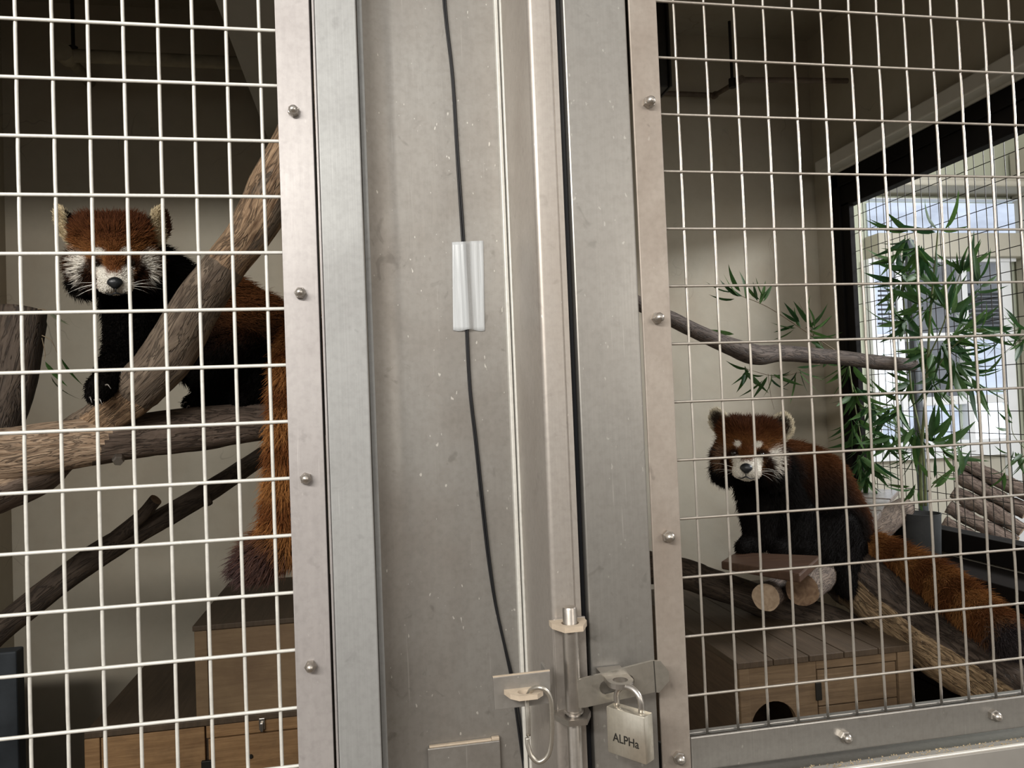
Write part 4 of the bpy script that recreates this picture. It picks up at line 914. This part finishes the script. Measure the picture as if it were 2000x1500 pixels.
BLACK = np.array([0.0050, 0.0040, 0.0035]); RUST = np.array([0.165, 0.060, 0.020]); RUSTD = np.array([0.075, 0.026, 0.012]); ORANGE = np.array([0.27, 0.118, 0.038])
CREAM = np.array([0.66, 0.59, 0.45]); WHITE = np.array([0.78, 0.74, 0.66]); DKBROWN = np.array([0.040, 0.017, 0.009])
def make_colour(P, ear_style, body_rule, tail_bands, cheek_l=1.0, cheek_r=1.0, tip=BLACK, tailk=1.0, hk=1.0):
    def colour(p, g):
        n = len(p); col = np.tile(BLACK, (n, 1)); ln = np.full(n, 0.020); flow = np.tile(np.array([0., 0, -1]), (n, 1)); lift = np.full(n, 0.38)
        best = np.full(n, 1e9); part = np.zeros(n, int); tt = np.zeros(n); names = []
        for i, (a, b, nm) in enumerate(P.caps):
            ab = b[:3]-a[:3]; L2 = ab @ ab; t = np.clip(((p-a[:3]) @ ab)/L2, 0, 1); d = np.linalg.norm(p-(a[:3]+t[:, None]*ab), axis=1)/(a[3]+(b[3]-a[3])*t)
            k = d < best; best[k] = d[k]; part[k] = i; tt[k] = t[k]; flow[k] = ab/math.sqrt(L2)
        nm = np.array([c[2] for c in P.caps])[part]
        seq = {}; 
        for i, c in enumerate(P.caps): seq.setdefault(c[2], []).append(i)
        body_rule(p, nm, part, tt, col, ln, g)
        k = nm == 'leg'; ln[k] = 0.012; lift[k] = 0.3
        k = nm == 'paw'; ln[k] = 0.007; lift[k] = 0.3
        k = nm == 'tail'
        if k.any():
            idx = seq['tail']; Ls = [np.linalg.norm(P.caps[i][1][:3]-P.caps[i][0][:3]) for i in idx]; cum = np.concatenate([[0], np.cumsum(Ls)]); tot = cum[-1]
            pos = np.array([cum[idx.index(i)]+t*Ls[idx.index(i)] if i in idx else 0 for i, t in zip(part[k], tt[k])])/tot
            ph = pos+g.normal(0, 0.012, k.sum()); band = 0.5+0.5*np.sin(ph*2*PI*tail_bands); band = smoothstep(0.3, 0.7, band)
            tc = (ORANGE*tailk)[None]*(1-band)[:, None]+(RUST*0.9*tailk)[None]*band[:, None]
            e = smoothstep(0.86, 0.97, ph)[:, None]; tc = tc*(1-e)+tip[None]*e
            col[k] = tc; ln[k] = 0.027; lift[k] = 0.45
        # head, in its own millimetres
        q = ((p-P.ho) @ P.hm.T)/P.hs; x, y, z = q.T; ax = np.abs(x); N_ = lambda s: g.normal(0, s, n)
        hd = (np.sqrt((x/86)**2+((y+0)/100)**2+((z+2)/86)**2) < 1) & ((nm == 'neck') | (best > 1.0)) & (y > -48)
        hc = np.tile(RUST, (n, 1))
        up = smoothstep(18, 58, z+N_(5)); hc = hc*(1-up)[:, None]+(RUSTD*1.1)[None]*up[:, None]
        lo = smoothstep(34, 8, z+N_(5))*smoothstep(8, 26, y); hc = hc*(1-0.6*lo)[:, None]+ORANGE[None]*(0.6*lo)[:, None]
        def blot(c, r, colr, soft=0.25, sym=True, both=1.0, amt=1.0):
            xx = ax if sym else x; d = np.sqrt(((xx-c[0])/r[0])**2+((y-c[1])/r[1])**2+((z-c[2])/r[2])**2)+N_(0.06)
            m = smoothstep(1+soft, 1-soft, d)*amt; hc[:] = hc*(1-m)[:, None]+np.asarray(colr)[None]*m[:, None]
        sidek = smoothstep(58, 68, ax+N_(3))*smoothstep(40, 10, z); hc = hc*(1-sidek)[:, None]+DKBROWN[None]*sidek[:, None]
        thr = smoothstep(-38, -50, z+N_(3))*smoothstep(52, 40, y); hc = hc*(1-thr)[:, None]+BLACK[None]*thr[:, None]
        ck = np.where(x < 0, cheek_l, cheek_r)
        rim = smoothstep(54, 62, ax+N_(2.5))*smoothstep(24, 4, z); hc = hc*(1-rim)[:, None]+(DKBROWN*0.8)[None]*rim[:, None]
        thr = smoothstep(-30, -42, z+N_(3))*smoothstep(34, 24, y); hc = hc*(1-thr)[:, None]+BLACK[None]*thr[:, None]
        blot((46, 22, -20), (13, 34, 25), WHITE, 0.28, amt=ck)
        blot((40, 38, -34), (9.5, 20, 30), DKBROWN*0.8, 0.3)
        blot((27, 50, -8), (14, 16, 12), DKBROWN*0.7, 0.25)
        blot((19.5, 50, 12), (7.5, 20, 6.5), WHITE, 0.3)
        mz = smoothstep(31, 25, ax+N_(1.5))*smoothstep(40, 48, y)*smoothstep(-8, -17, z+0.55*np.maximum(0, 8-ax)); hc = hc*(1-mz)[:, None]+WHITE[None]*mz[:, None]
        br_ = smoothstep(14, 9, ax)*smoothstep(-24, -14, z+N_(2))*smoothstep(24, 6, z); hc = hc*(1-br_)[:, None]+(RUST*0.9)[None]*br_[:, None]
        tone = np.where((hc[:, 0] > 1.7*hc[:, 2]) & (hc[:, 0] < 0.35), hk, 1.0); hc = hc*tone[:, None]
        hl = np.full(n, 0.013); hl = np.where(mz > 0.4, 0.0035, hl); hl = np.where((ax > 45) & (y < 34), 0.020, hl); hl = np.where((y > 40) & (mz <= 0.4), 0.005, hl); hl = np.where(z > 40, 0.020, hl)
        dn_ = np.sqrt((ax-27)**2+(y-53)**2+(z+8)**2); hl = np.where(dn_ < 11, 0.0018, hl)
        nose = np.array([0, 90, -20]); fl = q-nose; fl[:, 2] += 0; fl = fl/np.linalg.norm(fl, axis=1)[:, None]
        fl = fl @ P.hm
        col[hd] = hc[hd]; ln[hd] = hl[hd]*P.hs*1000; flow[hd] = fl[hd]; lift[hd] = np.where(z > 30, 0.5, 0.25)[hd]
        # ears
        for c, upv, sd, nr, w_, h_ in P.ears:
            e = q-c; u_, s_, n_ = e @ upv, e @ sd, e @ nr; rr = np.sqrt((u_/h_)**2+(s_/w_)**2)
            m = (rr < 1.15) & (np.abs(n_) < 18) & ((ax > 50) | (z > 56)) & (rr < 1.12)
            m &= ~((ax < 50) & (u_ < -0.5*h_))
            ec = ear_style(x, u_/h_, s_/w_, n_, rr, N_(0.06), c[0]); col[m] = ec[m]; ln[m] = 0.0075*P.hs*1000; flow[m] = (upv @ P.hm); lift[m] = 0.35
        return col, ln, flow, lift
    return colour

# standing panda on the left
p1 = Panda('red_panda', 'red panda standing on the log in the left cage, tail hanging down', at(430, 800, 1.34)); p1.ears = []
p1.head(222, 493, 1.29, 0.89, -0.03, 0.22, 0.02)
p1.ear((-69, -8, 45), 22, 39, 16, 40); p1.ear((77, -8, 45), 26, 40, 10, 35)
p1.chain([(238, 510, 1.36, 62), (300, 570, 1.42, 82)], 'neck')
p1.chain([(292, 588, 1.42, 80), (300, 660, 1.40, 72)], 'chest')
p1.chain([(300, 590, 1.43, 84), (420, 645, 1.46, 108), (520, 705, 1.46, 112), (575, 730, 1.44, 92)], 'torso')
p1.chain([(266, 640, 1.36, 52), (240, 700, 1.27, 35), (214, 742, 1.185, 27)], 'leg'); p1.chain([(214, 742, 1.185, 26), (196, 756, 1.165, 26), (186, 774, 1.155, 17)], 'paw')
p1.chain([(330, 660, 1.38, 48), (275, 715, 1.29, 28)], 'leg'); p1.chain([(275, 715, 1.27, 26), (238, 726, 1.20, 20)], 'paw')
p1.chain([(470, 715, 1.40, 84), (425, 755, 1.35, 46), (405, 782, 1.325, 26)], 'leg'); p1.chain([(405, 782, 1.325, 23), (375, 788, 1.305, 18)], 'paw')
p1.chain([(540, 730, 1.42, 82), (505, 770, 1.36, 44)], 'leg'); p1.chain([(505, 772, 1.36, 30), (470, 786, 1.32, 22)], 'paw')
p1.chain([(590, 660, 1.40, 40), (570, 740, 1.28, 30), (562, 820, 1.235, 28), (560, 920, 1.225, 29), (556, 1010, 1.22, 33), (548, 1055, 1.215, 38), (515, 1085, 1.205, 36), (485, 1104, 1.20, 22)], 'tail')
hips = p1.caps
def rule1(p, nm, part, tt, col, ln, g):
    k = (nm == 'torso') | (nm == 'leg'); n = k.sum()
    # rust back fading into a black belly; neck end blackened as painted shade
    za, zb_ = at(500, 700, 1.43).z, at(500, 590, 1.43).z; xa, xb_ = at(395, 600, 1.43).x, at(460, 600, 1.43).x
    f = smoothstep(za, zb_, p[k, 2]+0.10*(p[k, 0]-at(500, 600, 1.43).x)*-0.6+g.normal(0, 0.008, n))*smoothstep(xa, xb_, p[k, 0])
    col[k] = BLACK[None]*(1-f)[:, None]+(RUST*0.5)[None]*f[:, None]; ln[k] = 0.022
def ears1(x, u, s, nrm, rr, j, cx):
    k = smoothstep(63, 68, np.abs(x)+j*20) if cx < 0 else smoothstep(61, 66, np.abs(x)+j*20)*smoothstep(88, 83, np.abs(x))
    base = np.where((x > 80)[:, None], DKBROWN[None]*1.6, BLACK[None])
    return base*(1-k)[:, None]+(CREAM*np.array([1.0, 0.93, 0.8]))[None]*k[:, None]
p1.finish(0.0045, make_colour(p1, ears1, rule1, 5.5, tailk=1.3, hk=0.9, tip=np.array([0.085, 0.052, 0.048])), 120000, 11)
p1.face(7)
p1.claws([(176, 776, 1.142, 4, 12), (185, 781, 1.138, 5, 12), (194, 780, 1.138, 6, 11), (207, 752, 1.140, 10, 8), (226, 730, 1.180, 6, 10), (234, 722, 1.180, 5, 10), (364, 786, 1.29, -7, 8), (370, 793, 1.285, -6, 8)])

# sitting panda on the right
p2 = Panda('red_panda', 'red panda sitting on the plank in the right cage with its tail along the log', at(1560, 1090, 1.48)); p2.ears = []
p2.head(1463, 876, 1.46, 0.97, -0.06, 0.08, -0.04)
p2.ear((-61, -6, 52), 24, 37, 26, 16); p2.ear((61, -6, 46), 29, 34, 22, 4)
p2.chain([(1475, 892, 1.54, 46), (1505, 930, 1.57, 62)], 'neck')
p2.chain([(1496, 930, 1.56, 60), (1512, 1000, 1.55, 60)], 'chest')
p2.chain([(1512, 925, 1.60, 66), (1562, 970, 1.62, 98), (1598, 1030, 1.60, 92), (1625, 1062, 1.57, 62)], 'torso')
p2.chain([(1492, 1000, 1.53, 42), (1482, 1048, 1.50, 28)], 'leg'); p2.chain([(1482, 1050, 1.50, 25), (1462, 1066, 1.485, 20), (1450, 1070, 1.475, 15)], 'paw')
p2.chain([(1552, 1010, 1.53, 44), (1540, 1060, 1.49, 27)], 'leg'); p2.chain([(1540, 1062, 1.49, 24), (1520, 1074, 1.47, 18)], 'paw')
p2.chain([(1610, 1040, 1.55, 68), (1590, 1075, 1.50, 42), (1570, 1080, 1.48, 26)], 'leg')
p2.chain([(1640, 1070, 1.54, 50), (1645, 1120, 1.48, 26), (1652, 1150, 1.45, 17)], 'leg')
p2.chain([(1648, 1040, 1.57, 40), (1692, 1064, 1.53, 25), (1750, 1090, 1.47, 26), (1825, 1130, 1.38, 30), (1890, 1180, 1.28, 33), (1945, 1230, 1.20, 33), (1978, 1262, 1.15, 26)], 'tail')
def rule2(p, nm, part, tt, col, ln, g):
    k = (nm == 'torso') | (nm == 'neck'); n = k.sum()
    rx = (p[k]-np.array(CAM)) @ np.array(CR); rz = (p[k]-np.array(CAM)) @ np.array(CU); fw = (p[k]-np.array(CAM)) @ np.array(CF)
    a_, b_ = at(1500, 850, 1.6), at(1690, 1060, 1.58); ab = np.array(b_-a_); ab /= np.linalg.norm(ab); nrm = np.cross(ab, np.array(CF)); nrm /= np.linalg.norm(nrm)
    d = (p[k]-np.array(a_)) @ nrm; d = d if nrm @ np.array(CR-CU) < 0 else -d      # distance in from the back line
    f = smoothstep(0.060, 0.025, d+g.normal(0, 0.007, n))*smoothstep(1.50, 1.56, p[k, 1]+0.0)
    col[k] = BLACK[None]*(1-f)[:, None]+(RUST*0.52)[None]*f[:, None]; ln[k] = 0.020
def ears2(x, u, s, nrm, rr, j, cx):
    k = smoothstep(0.52, 0.78, rr+j); dk = np.array([0.05, 0.035, 0.025])
    return dk[None]*(1-k)[:, None]+CREAM[None]*k[:, None]
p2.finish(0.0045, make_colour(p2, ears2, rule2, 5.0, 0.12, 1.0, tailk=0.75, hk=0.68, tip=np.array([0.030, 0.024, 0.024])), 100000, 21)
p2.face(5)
